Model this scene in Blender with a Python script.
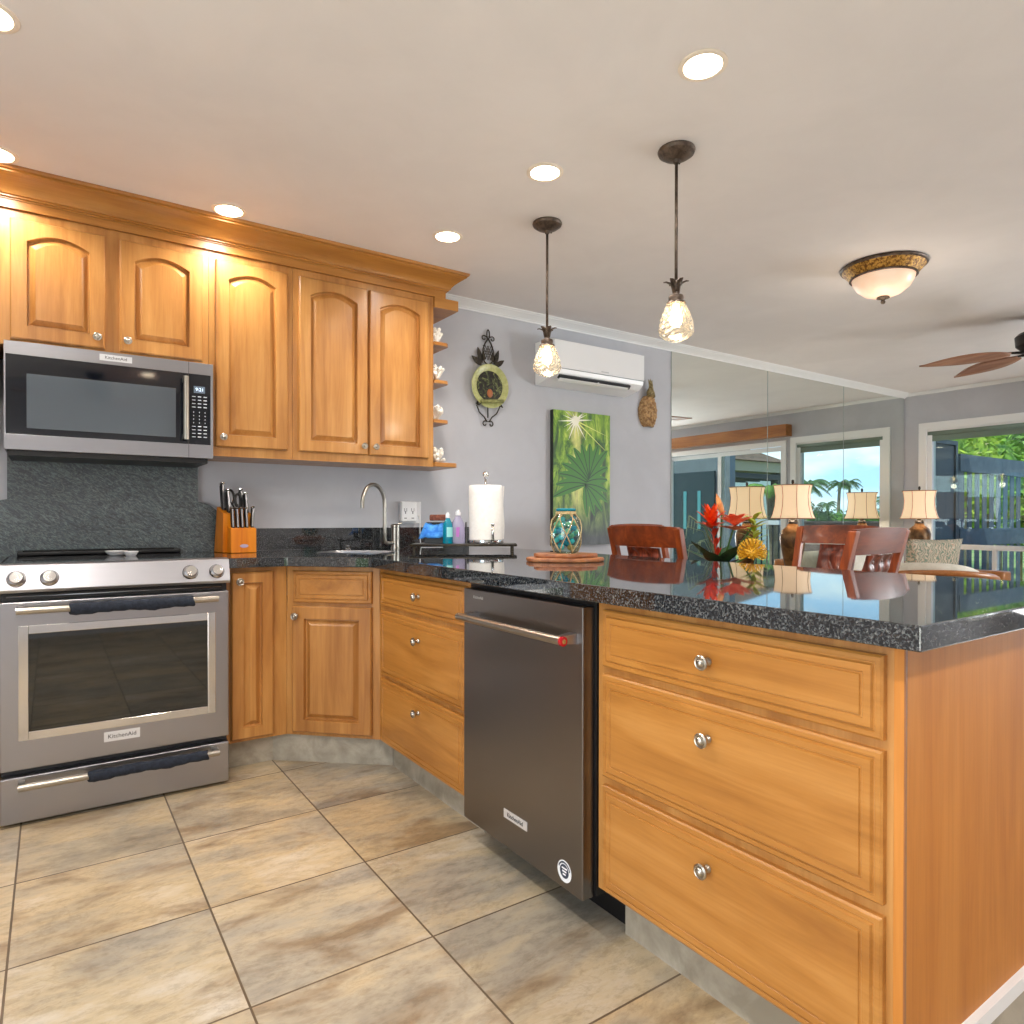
import bpy, bmesh, math, random
from mathutils import Vector, Matrix, noise
PI = math.pi
R = math.radians
rnd = random.Random(7)
for o in list(bpy.data.objects): bpy.data.objects.remove(o)
COL = bpy.context.scene.collection
SC = bpy.context.scene

# ---------------------------------------------------------------- camera
cam = bpy.data.cameras.new('camera'); camo = bpy.data.objects.new('camera', cam); COL.objects.link(camo)
F_PX, CX, CY = 670.68, 502.66, 522.2
cam.sensor_width = 36; cam.sensor_fit = 'HORIZONTAL'
cam.lens = F_PX * 36 / 1024
cam.shift_x = (512 - CX) / 1024; cam.shift_y = (CY - 512) / 1024
yaw, pitch, roll = 0.5922, -0.0051, 0.0012
fw = Vector((math.sin(yaw), math.cos(yaw), 0)); rt = Vector((math.cos(yaw), -math.sin(yaw), 0)); up = Vector((0, 0, 1))
f2 = fw * math.cos(pitch) + up * math.sin(pitch); u2 = up * math.cos(pitch) - fw * math.sin(pitch)
r3 = rt * math.cos(roll) + u2 * math.sin(roll); u3 = u2 * math.cos(roll) - rt * math.sin(roll)
m = Matrix.Identity(4)
for i in range(3):
    m[i][0] = r3[i]; m[i][1] = u3[i]; m[i][2] = -f2[i]; m[i][3] = (-1.1598, -3.6293, 1.0835)[i]
camo.matrix_world = m
cam.clip_start = 0.05; cam.clip_end = 500
SC.camera = camo

# ---------------------------------------------------------------- sky, sun, exposure
SC.view_settings.view_transform = 'Standard'; SC.view_settings.look = 'None'
SC.view_settings.gamma = 1; SC.view_settings.use_curve_mapping = False
SC.view_settings.exposure = 0.10
w = bpy.data.worlds.new('sky'); SC.world = w; w.use_nodes = True
nt = w.node_tree; nt.nodes.clear()
out = nt.nodes.new('ShaderNodeOutputWorld'); bg = nt.nodes.new('ShaderNodeBackground')
tc = nt.nodes.new('ShaderNodeTexCoord'); sep = nt.nodes.new('ShaderNodeSeparateXYZ')
cr = nt.nodes.new('ShaderNodeValToRGB'); cr.color_ramp.elements[0].color = (.46, .70, 1, 1); cr.color_ramp.elements[0].position = 0
cr.color_ramp.elements[1].color = (.12, .30, .72, 1); cr.color_ramp.elements[1].position = .75
mp = nt.nodes.new('ShaderNodeMapping'); mp.inputs['Scale'].default_value = (1.6, 1.6, 4.5)
ns = nt.nodes.new('ShaderNodeTexNoise'); ns.inputs['Scale'].default_value = 2.2; ns.inputs['Detail'].default_value = 6
c2 = nt.nodes.new('ShaderNodeValToRGB'); c2.color_ramp.elements[0].position = .52; c2.color_ramp.elements[1].position = .66
mx = nt.nodes.new('ShaderNodeMixRGB'); mx.inputs[2].default_value = (1, 1, 1, 1)
L = nt.links.new
L(tc.outputs['Generated'], sep.inputs[0]); L(sep.outputs['Z'], cr.inputs[0]); L(tc.outputs['Generated'], mp.inputs[0]); L(mp.outputs[0], ns.inputs[0])
L(ns.outputs['Fac'], c2.inputs[0]); L(c2.outputs[0], mx.inputs[0]); L(cr.outputs[0], mx.inputs[1]); L(mx.outputs[0], bg.inputs[0]); L(bg.outputs[0], out.inputs[0])
bg.inputs[1].default_value = 1.85
sun = bpy.data.lights.new('sun', 'SUN'); sun.energy = 4.2; sun.angle = R(1); sun.color = (1, .95, .86)
so = bpy.data.objects.new('sun', sun); COL.objects.link(so)
so.rotation_euler = Vector((.42, .38, -.82)).to_track_quat('-Z', 'Y').to_euler()
def area(name, loc, direction, sx, sy, power, col):
    l = bpy.data.lights.new(name, 'AREA'); l.shape = 'RECTANGLE'; l.size = sx; l.size_y = sy; l.energy = power; l.color = col
    o = bpy.data.objects.new(name, l); COL.objects.link(o); o.location = loc; o.rotation_euler = Vector(direction).to_track_quat('-Z', 'Z').to_euler(); return o
# added fill lights out of view: behind, right and left of the camera
area('fill_rear', (5.95, -5.17, 1.2), (-.3, 1, .3), .9, 1.9, 40, (1, .985, .97))
area('fill_right', (6.50, -4.50, 1.1), (-1, .15, .45), 1.2, 1.9, 125, (.98, .985, 1))
area('fill_left', (-2.67, -3.3, 1.25), (1, 0, .3), 2.6, 1.7, 56, (1, .98, .96))

# ---------------------------------------------------------------- materials
def lin(c):
    return tuple(((x / 255) / 12.92 if x / 255 <= .04045 else ((x / 255 + .055) / 1.055) ** 2.4) for x in c) + (1,)
MATS = {}
def mat(name, rgb, rough=.5, metal=0, spec=.5, emit=0, trans=0, ecol=None, coat=0, alpha=1, sheen=0):
    if name in MATS: return MATS[name]
    M = bpy.data.materials.new(name); M.use_nodes = True
    b = M.node_tree.nodes['Principled BSDF']
    b.inputs['Base Color'].default_value = lin(rgb); b.inputs['Roughness'].default_value = rough
    b.inputs['Metallic'].default_value = metal; b.inputs['Specular IOR Level'].default_value = spec
    b.inputs['Transmission Weight'].default_value = trans; b.inputs['Coat Weight'].default_value = coat; b.inputs['Coat Roughness'].default_value = .12
    b.inputs['Alpha'].default_value = alpha
    if sheen: b.inputs['Sheen Weight'].default_value = sheen
    if emit: b.inputs['Emission Color'].default_value = lin(ecol or rgb); b.inputs['Emission Strength'].default_value = emit
    MATS[name] = M
    return M
def nodes(M): return M.node_tree.nodes, M.node_tree.links.new, M.node_tree.nodes['Principled BSDF']
def coords(N, Lk, scale, rot=(0, 0, 0), kind='Object'):
    t = N.new('ShaderNodeTexCoord'); p = N.new('ShaderNodeMapping'); p.inputs['Scale'].default_value = scale; p.inputs['Rotation'].default_value = rot
    if kind == 'World':
        g = N.new('ShaderNodeNewGeometry'); Lk(g.outputs['Position'], p.inputs[0])
    else: Lk(t.outputs[kind], p.inputs[0])
    return p.outputs[0]
def noisy(N, Lk, vec, scale, detail=4, rough=.6, dist=0):
    n = N.new('ShaderNodeTexNoise'); n.inputs['Scale'].default_value = scale; n.inputs['Detail'].default_value = detail
    n.inputs['Roughness'].default_value = rough; n.inputs['Distortion'].default_value = dist; Lk(vec, n.inputs['Vector']); return n.outputs['Fac']
def ramp(N, Lk, fac, stops):
    r = N.new('ShaderNodeValToRGB'); e = r.color_ramp.elements
    while len(e) < len(stops): e.new(.5)
    for i, (p, c) in enumerate(stops): e[i].position = p; e[i].color = c if len(c) == 4 else lin(c)
    Lk(fac, r.inputs[0]); return r.outputs[0]
def mixc(N, Lk, a, b, fac, typ='MIX'):
    x = N.new('ShaderNodeMixRGB'); x.blend_type = typ
    if isinstance(fac, (int, float)): x.inputs[0].default_value = fac
    else: Lk(fac, x.inputs[0])
    for k, v in ((1, a), (2, b)):
        if isinstance(v, tuple): x.inputs[k].default_value = v
        else: Lk(v, x.inputs[k])
    return x.outputs[0]
def bump(N, Lk, h, b, strength=.2, dist=.01):
    k = N.new('ShaderNodeBump'); k.inputs['Strength'].default_value = strength; k.inputs['Distance'].default_value = dist
    Lk(h, k.inputs['Height']); Lk(k.outputs[0], b.inputs['Normal'])
def wood(name, axis, c1, c2_, c3, rough=.34, coat=.18, grain=1.0):
    """plank-like wood with the grain along the given world axis"""
    if name in MATS: return MATS[name]
    M = mat(name, c2_, rough, coat=coat); N, Lk, b = nodes(M)
    s = [14 * grain, 14 * grain, 14 * grain]; s['xyz'.index(axis)] = 1.3 * grain
    v = coords(N, Lk, s, kind='World')
    a = noisy(N, Lk, v, 1.0, 5, .6, .6)
    col = ramp(N, Lk, a, [(.30, c1), (.5, c2_), (.68, c3)])
    v2 = coords(N, Lk, (1.9, 1.9, 1.9), kind='World'); a2 = noisy(N, Lk, v2, 1.6, 3, .5)
    blot = ramp(N, Lk, a2, [(.35, (.86, .84, .80, 1)), (.65, (1, 1, 1, 1))])
    col = mixc(N, Lk, col, blot, .7, 'MULTIPLY')
    s3 = [160, 160, 160]; s3['xyz'.index(axis)] = 6
    f = noisy(N, Lk, coords(N, Lk, s3, kind='World'), 1, 2, .5)
    fine = ramp(N, Lk, f, [(.35, (.90, .88, .85, 1)), (.6, (1, 1, 1, 1))])
    col = mixc(N, Lk, col, fine, .6, 'MULTIPLY')
    Lk(col, b.inputs['Base Color'])
    return M
MAPLE_Z = wood('maple_upright', 'z', (160, 104, 50), (184, 128, 66), (200, 146, 82))
MAPLE_Y = wood('maple_along_peninsula', 'y', (156, 100, 40), (179, 121, 54), (193, 136, 69))
MAPLE_X = wood('maple_along_wall', 'x', (156, 100, 40), (179, 121, 54), (193, 136, 69))
KOA = wood('koa', 'z', (92, 38, 14), (142, 64, 24), (182, 92, 36), .42, .1)
KOA_X = wood('koa_rail', 'x', (86, 34, 12), (130, 56, 20), (164, 80, 30), .42, .1)
KOA_C = wood('koa_carved', 'z', (58, 22, 12), (112, 46, 28), (160, 78, 50), .4, .15, 4)
RATTAN = wood('rattan', 'x', (150, 88, 34), (178, 110, 48), (196, 130, 66), .35, .4)
BOARDW = wood('monkeypod', 'x', (120, 66, 34), (160, 98, 56), (186, 126, 80), .45, .1, 2)
KNIFEW = wood('knife_block_wood', 'z', (200, 104, 4), (220, 126, 4), (232, 142, 12), .45, 0)
FANW = wood('fan_blade_wood', 'y', (140, 98, 78), (166, 120, 96), (184, 138, 112), .5, .1)

def granite(name, dark, mid, light, vein=False):
    M = mat(name, dark, .03, spec=.6); N, Lk, b = nodes(M); b.inputs['IOR'].default_value = 1.75
    v = coords(N, Lk, (1, 1, 1), (0, R(-30), 0) if vein else (0, 0, 0), 'World')
    if vein:
        p = N.new('ShaderNodeMapping'); p.inputs['Scale'].default_value = (1, 1, 3.2); Lk(v, p.inputs[0]); v = p.outputs[0]
    big = noisy(N, Lk, v, 4.5 if vein else 16, 6, .65, 1.2)
    sm = noisy(N, Lk, v, 190 if not vein else 48, 6 if vein else 3, .8, .6 if vein else .1)
    a = ramp(N, Lk, sm, [(.40, dark), (.52, mid), (.66, light)])
    t = ramp(N, Lk, big, [(.36, (.50, .52, .56, 1)), (.5, (.85, .95, .95, 1)), (.64, (1.0, 1, 1, 1))] if vein else [(.35, (.62, .66, .68, 1)), (.62, (1, 1, 1, 1))])
    col = mixc(N, Lk, a, t, .9 if vein else .5, 'MULTIPLY')
    if vein:
        st_ = noisy(N, Lk, v, 9, 8, .7, 2.0); ln = ramp(N, Lk, st_, [(.475, (0, 0, 0, 1)), (.50, (.5, .5, .5, 1)), (.525, (0, 0, 0, 1))]); col = mixc(N, Lk, col, lin((150, 166, 160)), ln)
    Lk(col, b.inputs['Base Color'])
    return M
GRAN = granite('dark_granite', (9, 11, 14), (36, 40, 45), (116, 118, 118))
GRANV = granite('veined_granite', (18, 26, 32), (52, 66, 74), (118, 132, 132), True)
nodes(GRANV)[2].inputs['Roughness'].default_value = .35

def tile_mat(name, x0, y0, s, grout=(96, 80, 62)):
    M = mat(name, (176, 152, 118), .28, spec=.5); N, Lk, b = nodes(M)
    g = N.new('ShaderNodeNewGeometry'); p = N.new('ShaderNodeMapping'); p.vector_type = 'TEXTURE'
    p.inputs['Location'].default_value = (x0, y0, 0); p.inputs['Scale'].default_value = (s, s, 1); Lk(g.outputs['Position'], p.inputs[0])
    fl = N.new('ShaderNodeVectorMath'); fl.operation = 'FLOOR'; Lk(p.outputs[0], fl.inputs[0])
    fr = N.new('ShaderNodeVectorMath'); fr.operation = 'FRACTION'; Lk(p.outputs[0], fr.inputs[0])
    wn = N.new('ShaderNodeTexWhiteNoise'); wn.noise_dimensions = '2D'; Lk(fl.outputs[0], wn.inputs['Vector'])
    off = N.new('ShaderNodeVectorMath'); off.operation = 'MULTIPLY_ADD'; Lk(wn.outputs['Color'], off.inputs[0]); off.inputs[1].default_value = (30, 30, 30); Lk(g.outputs['Position'], off.inputs[2])
    mm = N.new('ShaderNodeMapping'); mm.inputs['Scale'].default_value = (1.2, 2.6, 1); mm.inputs['Rotation'].default_value = (0, 0, R(14)); Lk(off.outputs[0], mm.inputs[0])
    n1 = noisy(N, Lk, mm.outputs[0], 1.6, 8, .62, .25); n2 = noisy(N, Lk, mm.outputs[0], 1.9, 9, .62, .45); n3 = noisy(N, Lk, mm.outputs[0], 13, 10, .78)
    c = ramp(N, Lk, n1, [(.30, (136, 130, 120)), (.44, (178, 168, 150)), (.55, (200, 182, 150)), (.70, (216, 208, 194))])
    v = ramp(N, Lk, n2, [(.36, (.75, .75, .75, 1)), (.45, (.15, .15, .15, 1)), (.485, (0, 0, 0, 1)), (.50, (.22, .22, .22, 1)), (.515, (0, 0, 0, 1))])
    c = mixc(N, Lk, c, lin((136, 112, 84)), v)
    d = ramp(N, Lk, n3, [(.40, (.70, .68, .65, 1)), (.50, (.93, .92, .91, 1)), (.62, (1, 1, 1, 1))]); c = mixc(N, Lk, c, d, .75, 'MULTIPLY')
    tone = ramp(N, Lk, wn.outputs['Value'], [(0, (.80, .81, .82, 1)), (.35, (.96, .96, .96, 1)), (.65, (.94, .89, .80, 1)), (1, (1.0, .93, .80, 1))]); c = mixc(N, Lk, c, tone, .9, 'MULTIPLY')
    sp = N.new('ShaderNodeSeparateXYZ'); Lk(fr.outputs[0], sp.inputs[0])
    ms = []
    for ax in ('X', 'Y'):
        q = N.new('ShaderNodeMath'); q.operation = 'PINGPONG'; q.inputs[1].default_value = .5; Lk(sp.outputs[ax], q.inputs[0])
        l = N.new('ShaderNodeMath'); l.operation = 'LESS_THAN'; l.inputs[1].default_value = .0036 / s * .75; Lk(q.outputs[0], l.inputs[0]); ms.append(l.outputs[0])
    mxx = N.new('ShaderNodeMath'); mxx.operation = 'MAXIMUM'; Lk(ms[0], mxx.inputs[0]); Lk(ms[1], mxx.inputs[1])
    c = mixc(N, Lk, c, lin(grout), mxx.outputs[0])
    Lk(c, b.inputs['Base Color']); bump(N, Lk, n2, b, .12, .01)
    return M
TILE = tile_mat('slate_look_tile', -1.2512, -1.18, .4552)
def blotch(name, c1, c2_, scale=4, rough=.5, det=5, metal=0, bmp=0, stops=(.38, .62), **k):
    M = mat(name, c1, rough, metal, **k); N, Lk, b = nodes(M)
    v = coords(N, Lk, (1, 1, 1), kind='World'); f = noisy(N, Lk, v, scale, det, .6, .4)
    Lk(ramp(N, Lk, f, [(stops[0], c1), (stops[1], c2_)]), b.inputs['Base Color'])
    if bmp: bump(N, Lk, f, b, bmp, .01)
    return M
TOE = blotch('toe_tile', (146, 138, 122), (178, 170, 154), 9, .4)
WALLM = blotch('grey_wall_paint', (188, 190, 198), (194, 196, 204), 3, .6)
CEILM = blotch('ceiling_paint', (230, 226, 226), (235, 231, 231), 2.2, .75, bmp=.08)
WHITE = mat('white_trim', (238, 240, 242), .4)
WHITEP = mat('white_plastic', (244, 246, 250), .3)
def steel(name, c, rough, axis='x', bm_=.02):
    M = mat(name, c, rough, 1.0); N, Lk, b = nodes(M)
    s = [900, 900, 900]; s['xyz'.index(axis)] = 4
    f = noisy(N, Lk, coords(N, Lk, s, kind='World'), 1, 2, .5)
    r = N.new('ShaderNodeMapRange'); r.inputs['To Min'].default_value = rough - .05; r.inputs['To Max'].default_value = rough + .08
    Lk(f, r.inputs[0]); Lk(r.outputs[0], b.inputs['Roughness'])
    return M
STEEL = steel('brushed_steel', (166, 166, 171), .30, 'x')
STEELD = steel('dark_brushed_steel', (128, 124, 122), .30, 'y')
CHROME = mat('polished_metal', (214, 212, 210), .12, 1)
NICKEL = mat('brushed_nickel', (176, 170, 160), .28, 1)
BLKGL = mat('black_glass', (9, 13, 22), .05, spec=.7)
BLACK = mat('black_plastic', (14, 14, 16), .4)
CLOTH_N = blotch('navy_fabric', (20, 26, 38), (34, 42, 56), 60, .9)
BRONZE = blotch('oiled_bronze', (66, 54, 46), (104, 88, 76), 40, .45, metal=.4)
IRON = blotch('wrought_iron', (38, 33, 28), (72, 64, 50), 60, .5, metal=.4)
MIRROR = mat('mirror_silver', (238, 243, 239), .0, 1)
def glassy(name, tint, refl=.12, rough=.0):
    M = bpy.data.materials.new(name); M.use_nodes = True; n = M.node_tree.nodes; n.clear(); l = M.node_tree.links.new
    o_ = n.new('ShaderNodeOutputMaterial'); t = n.new('ShaderNodeBsdfTransparent'); g = n.new('ShaderNodeBsdfGlossy'); x = n.new('ShaderNodeMixShader')
    t.inputs[0].default_value = lin(tint); g.inputs['Roughness'].default_value = rough; x.inputs[0].default_value = refl
    fr = n.new('ShaderNodeLayerWeight'); fr.inputs[0].default_value = .2
    ad = n.new('ShaderNodeMath'); ad.operation = 'MULTIPLY_ADD'; l(fr.outputs['Fresnel'], ad.inputs[0]); ad.inputs[1].default_value = .7; ad.inputs[2].default_value = refl; ad.use_clamp = True
    l(ad.outputs[0], x.inputs[0]); l(t.outputs[0], x.inputs[1]); l(g.outputs[0], x.inputs[2]); l(x.outputs[0], o_.inputs[0])
    MATS[name] = M; return M
PANE = glassy('window_glass', (240, 248, 246), .03)
OVENGL = mat('oven_glass', (18, 19, 16), .03, spec=.9)
JARGL = glassy('jar_glass', (226, 244, 240), .10)
SHADEGL = glassy('crackled_glass', (255, 252, 244), .20, .05)
_n = SHADEGL.node_tree.nodes; _o = _n['Material Output']; _x = _n['Mix Shader']; _t = _n.new('ShaderNodeBsdfTranslucent'); _t.inputs[0].default_value = (1, .93, .80, 1); _y = _n.new('ShaderNodeMixShader'); _y.inputs[0].default_value = .10
SHADEGL.node_tree.links.new(_x.outputs[0], _y.inputs[1]); SHADEGL.node_tree.links.new(_t.outputs[0], _y.inputs[2]); SHADEGL.node_tree.links.new(_y.outputs[0], _o.inputs[0])
GLOW = mat('lamp_glow', (255, 240, 214), emit=22, ecol=(255, 236, 205))
BULB = mat('bulb_glow', (255, 230, 190), emit=14, ecol=(255, 226, 180))

# ---------------------------------------------------------------- helpers
ORG = {}
def thing(name, label, cat, loc=(0, 0, 0), rotz=0, group=None):
    o = bpy.data.objects.new(name, None); COL.objects.link(o); o.location = loc; o.rotation_euler = (0, 0, rotz)
    o.empty_display_size = .05
    o['label'] = label; o['category'] = cat
    if group: o['group'] = group
    ORG[o] = Vector(loc); return o
def tag(o, label, cat, group=None, kind=None):
    o['label'] = label; o['category'] = cat
    if group: o['group'] = group
    if kind: o['kind'] = kind
    return o
def obj(name, bm, mats, parent=None, local=False, smooth=None, sub=0, bevel=0, label=None):
    """link a bmesh as one mesh object; vertices are world coordinates unless local"""
    if not isinstance(mats, (list, tuple)): mats = [mats]
    me = bpy.data.meshes.new(name)
    bmesh.ops.recalc_face_normals(bm, faces=bm.faces) if bm.faces else None
    if parent is not None:
        org = ORG[parent]
        if not local: bmesh.ops.translate(bm, verts=bm.verts, vec=-org)
    elif not local:
        lo = [min(v.co[i] for v in bm.verts) for i in range(3)]; hi = [max(v.co[i] for v in bm.verts) for i in range(3)]
        org = Vector(((lo[0] + hi[0]) / 2, (lo[1] + hi[1]) / 2, lo[2])); bmesh.ops.translate(bm, verts=bm.verts, vec=-org)
    else: org = Vector((0, 0, 0))
    if smooth is not None:
        for f in bm.faces: f.smooth = True
    bm.to_mesh(me); bm.free()
    for q in mats: me.materials.append(q)
    o = bpy.data.objects.new(name, me); COL.objects.link(o)
    if parent is not None: o.parent = parent
    else: o.location = org
    ORG[o] = org
    if smooth is not None and smooth > 0: me.set_sharp_from_angle(angle=R(smooth))
    if bevel:
        md = o.modifiers.new('bevel', 'BEVEL'); md.width = bevel; md.segments = 2; md.limit_method = 'ANGLE'; md.angle_limit = R(40)
    if sub:
        md = o.modifiers.new('sub', 'SUBSURF'); md.levels = sub; md.render_levels = sub
    if label: o['label'] = label
    return o
def struct(name, bm, mt, **k):
    o = obj(name, bm, mt, **k); o['kind'] = 'structure'; return o
def NB(): return bmesh.new()
def box(bm, x0, x1, y0, y1, z0, z1, mi=0, M=None):
    vs = [bm.verts.new((x, y, z)) for x in (x0, x1) for y in (y0, y1) for z in (z0, z1)]
    if M:
        for v in vs: v.co = M @ v.co
    for q in ((0, 1, 3, 2), (4, 6, 7, 5), (0, 4, 5, 1), (2, 3, 7, 6), (0, 2, 6, 4), (1, 5, 7, 3)):
        f = bm.faces.new([vs[i] for i in q]); f.material_index = mi
    return bm
def rbox(bm, x0, x1, y0, y1, z0, z1, r, seg=3, mi=0, M=None):
    t = NB(); box(t, x0, x1, y0, y1, z0, z1, mi)
    bmesh.ops.bevel(t, geom=list(t.edges), offset=r, segments=seg, profile=.5, affect='EDGES')
    merge(bm, t, M, mi); return bm
def merge(bm, t, M=None, mi=None):
    mp_ = {}
    for v in t.verts: mp_[v] = bm.verts.new(M @ v.co if M else v.co)
    for f in t.faces:
        try:
            g = bm.faces.new([mp_[v] for v in f.verts]); g.material_index = f.material_index if mi is None else mi; g.smooth = f.smooth
        except ValueError: pass
    t.free(); return bm
def prism(bm, pts, z0, z1, mi=0):
    a = [bm.verts.new((x, y, z0)) for x, y in pts]; b = [bm.verts.new((x, y, z1)) for x, y in pts]
    n = len(pts); bm.faces.new(a[::-1]).material_index = mi; bm.faces.new(b).material_index = mi
    for i in range(n): bm.faces.new((a[i], a[(i + 1) % n], b[(i + 1) % n], b[i])).material_index = mi
    return bm
def extrude_profile(bm, prof, p0, p1, mi=0, M=None, cap=True):
    """prof: list of 3D offsets; swept from p0 to p1"""
    a = [bm.verts.new(Vector(p0) + Vector(q)) for q in prof]; b = [bm.verts.new(Vector(p1) + Vector(q)) for q in prof]
    n = len(prof)
    for i in range(n): bm.faces.new((a[i], a[(i + 1) % n], b[(i + 1) % n], b[i])).material_index = mi
    if cap: bm.faces.new(a[::-1]).material_index = mi; bm.faces.new(b).material_index = mi
    return bm
def lathe(bm, prof, c=(0, 0, 0), n=24, M=None, mi=0, fn=None, axis='z'):
    rings = []
    for j, (r, z) in enumerate(prof):
        ring = []
        for i in range(n):
            a = 2 * PI * i / n; rr = r * (fn(a, j, len(prof)) if fn else 1)
            p = Vector((rr * math.cos(a), rr * math.sin(a), z))
            if axis == 'x': p = Vector((p.z, p.x, p.y))
            if axis == 'y': p = Vector((p.x, p.z, p.y))
            if M: p = M @ p
            ring.append(bm.verts.new(p + Vector(c)))
        rings.append(ring)
    for a, b in zip(rings, rings[1:]):
        for i in range(n):
            f = bm.faces.new((a[i], a[(i + 1) % n], b[(i + 1) % n], b[i])); f.material_index = mi
    for rg, rev in ((rings[0], True), (rings[-1], False)):
        if prof[0 if rev else -1][0] > 1e-5:
            try: bm.faces.new(rg[::-1] if rev else rg).material_index = mi
            except ValueError: pass
    return bm
def tube(bm, pts, r, n=8, mi=0, closed=False):
    """round bar along points; r number or list"""
    pts = [Vector(p) for p in pts]; k = len(pts); rings = []; prev = None
    for i, p in enumerate(pts):
        if closed: d = pts[(i + 1) % k] - pts[i - 1]
        else: d = pts[min(i + 1, k - 1)] - pts[max(i - 1, 0)]
        d.normalize()
        if prev is None:
            s = d.cross(Vector((0, 0, 1)))
            if s.length < .05: s = d.cross(Vector((0, 1, 0)))
        else: s = prev - d * prev.dot(d)
        s.normalize(); prev = s; t = d.cross(s); rr = r[i] if isinstance(r, (list, tuple)) else r
        rings.append([bm.verts.new(p + (s * math.cos(2 * PI * j / n) + t * math.sin(2 * PI * j / n)) * rr) for j in range(n)])
    pr_ = list(zip(rings, rings[1:])) + ([(rings[-1], rings[0])] if closed else [])
    for a, b in pr_:
        for j in range(n):
            f = bm.faces.new((a[j], a[(j + 1) % n], b[(j + 1) % n], b[j])); f.material_index = mi; f.smooth = True
    if not closed:
        bm.faces.new(rings[0][::-1]).material_index = mi; bm.faces.new(rings[-1]).material_index = mi
    return bm
def ball(bm, c, r, sc=(1, 1, 1), sub=2, mi=0, M=None):
    t = NB(); bmesh.ops.create_icosphere(t, subdivisions=sub, radius=r)
    for v in t.verts: v.co = Vector((v.co.x * sc[0], v.co.y * sc[1], v.co.z * sc[2]))
    MM = Matrix.Translation(Vector(c)) @ (M or Matrix.Identity(4))
    for f in t.faces: f.smooth = True
    merge(bm, t, MM, mi); return bm
def fr2(o, u, n):
    """frame: u along width, n outward, z up"""
    u = Vector(u).normalized(); n = Vector(n).normalized(); M = Matrix.Identity(4)
    for i in range(3): M[i][0] = u[i]; M[i][1] = n[i]; M[i][2] = (0, 0, 1)[i]; M[i][3] = o[i]
    return M
def panel(bm, M, W, H, rings, na=12):
    """rings of (side inset, bottom inset, top inset, height, arch rise)"""
    RR = []
    for (si, bi, ti, h, ar) in rings:
        ring = [(si, h, bi), (W - si, h, bi)]
        for k in range(na + 1):
            t = 1 - 2 * k / na; x = W / 2 + t * (W / 2 - si); ring.append((x, h, H - ti + ar * (1 - t * t)))
        RR.append([bm.verts.new(M @ Vector(p)) for p in ring])
    n = len(RR[0])
    for a, b in zip(RR, RR[1:]):
        for i in range(n): bm.faces.new((a[i], a[(i + 1) % n], b[(i + 1) % n], b[i]))
    bm.faces.new(RR[-1]); bm.faces.new(RR[0][::-1]); return bm
def door_bm(M, W, H, arch=0.0, fr=.055):
    t = .03 if arch else 0
    e = .019
    rg = [(0, 0, 0, 0, 0), (0, 0, 0, .015, 0), (.005, .005, .005, .020, 0), (fr, fr, fr + t, .020, arch), (fr + .004, fr + .004, fr + t + .004, .003, arch),
          (fr + .009, fr + .009, fr + t + .009, .003, arch), (fr + .010 + e, fr + .010 + e, fr + t + .010 + e, .0185, arch)]
    return panel(NB(), M, W, H, rg)
def slab_bm(M, W, H):
    s = [(0, 0), (0, .012), (.004, .0155), (.012, .0155), (.0135, .0135), (.016, .0135), (.019, .0185), (.032, .0185), (.0335, .0165), (.0365, .0165), (.038, .0195)]
    return panel(NB(), M, W, H, [(a, a, a, h, 0) for a, h in s], 1)
KNOB = [(.009, 0), (.008, .003), (.0055, .006), (.0055, .014), (.011, .017), (.0155, .021), (.0165, .025), (.0135, .0275), (.012, .0265), (.010, .0265), (.008, .030), (.005, .0325), (.0, .033)]
def knob(parent, p, n):
    n = Vector(n).normalized(); q = n.to_track_quat('Z', 'Y').to_matrix().to_4x4()
    return obj('knob', lathe(NB(), KNOB, p, 20, M=q), NICKEL, parent, smooth=35)
def text(s, size, M, mt, parent, name='lettering', ext=.0004):
    cu = bpy.data.curves.new('t', 'FONT'); cu.body = s; cu.size = size; cu.extrude = ext; cu.align_x = 'CENTER'; cu.align_y = 'CENTER'
    to = bpy.data.objects.new('t', cu); COL.objects.link(to)
    dg = bpy.context.evaluated_depsgraph_get(); me = to.evaluated_get(dg).to_mesh()
    bm = NB(); bm.from_mesh(me); to.evaluated_get(dg).to_mesh_clear(); bpy.data.objects.remove(to)
    for v in bm.verts: v.co = M @ v.co
    return obj(name, bm, mt, parent)
def tframe(o, u, v):
    """text frame: x along u, y along v"""
    u = Vector(u).normalized(); v = Vector(v).normalized(); n = u.cross(v); M = Matrix.Identity(4)
    for i in range(3): M[i][0] = u[i]; M[i][1] = v[i]; M[i][2] = n[i]; M[i][3] = o[i]
    return M
def copy_tree(o, parent=None):
    c = o.copy(); COL.objects.link(c); c.parent = parent; ORG[c] = ORG.get(o, Vector())
    for ch in list(o.children): copy_tree(ch, c)
    return c

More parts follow.
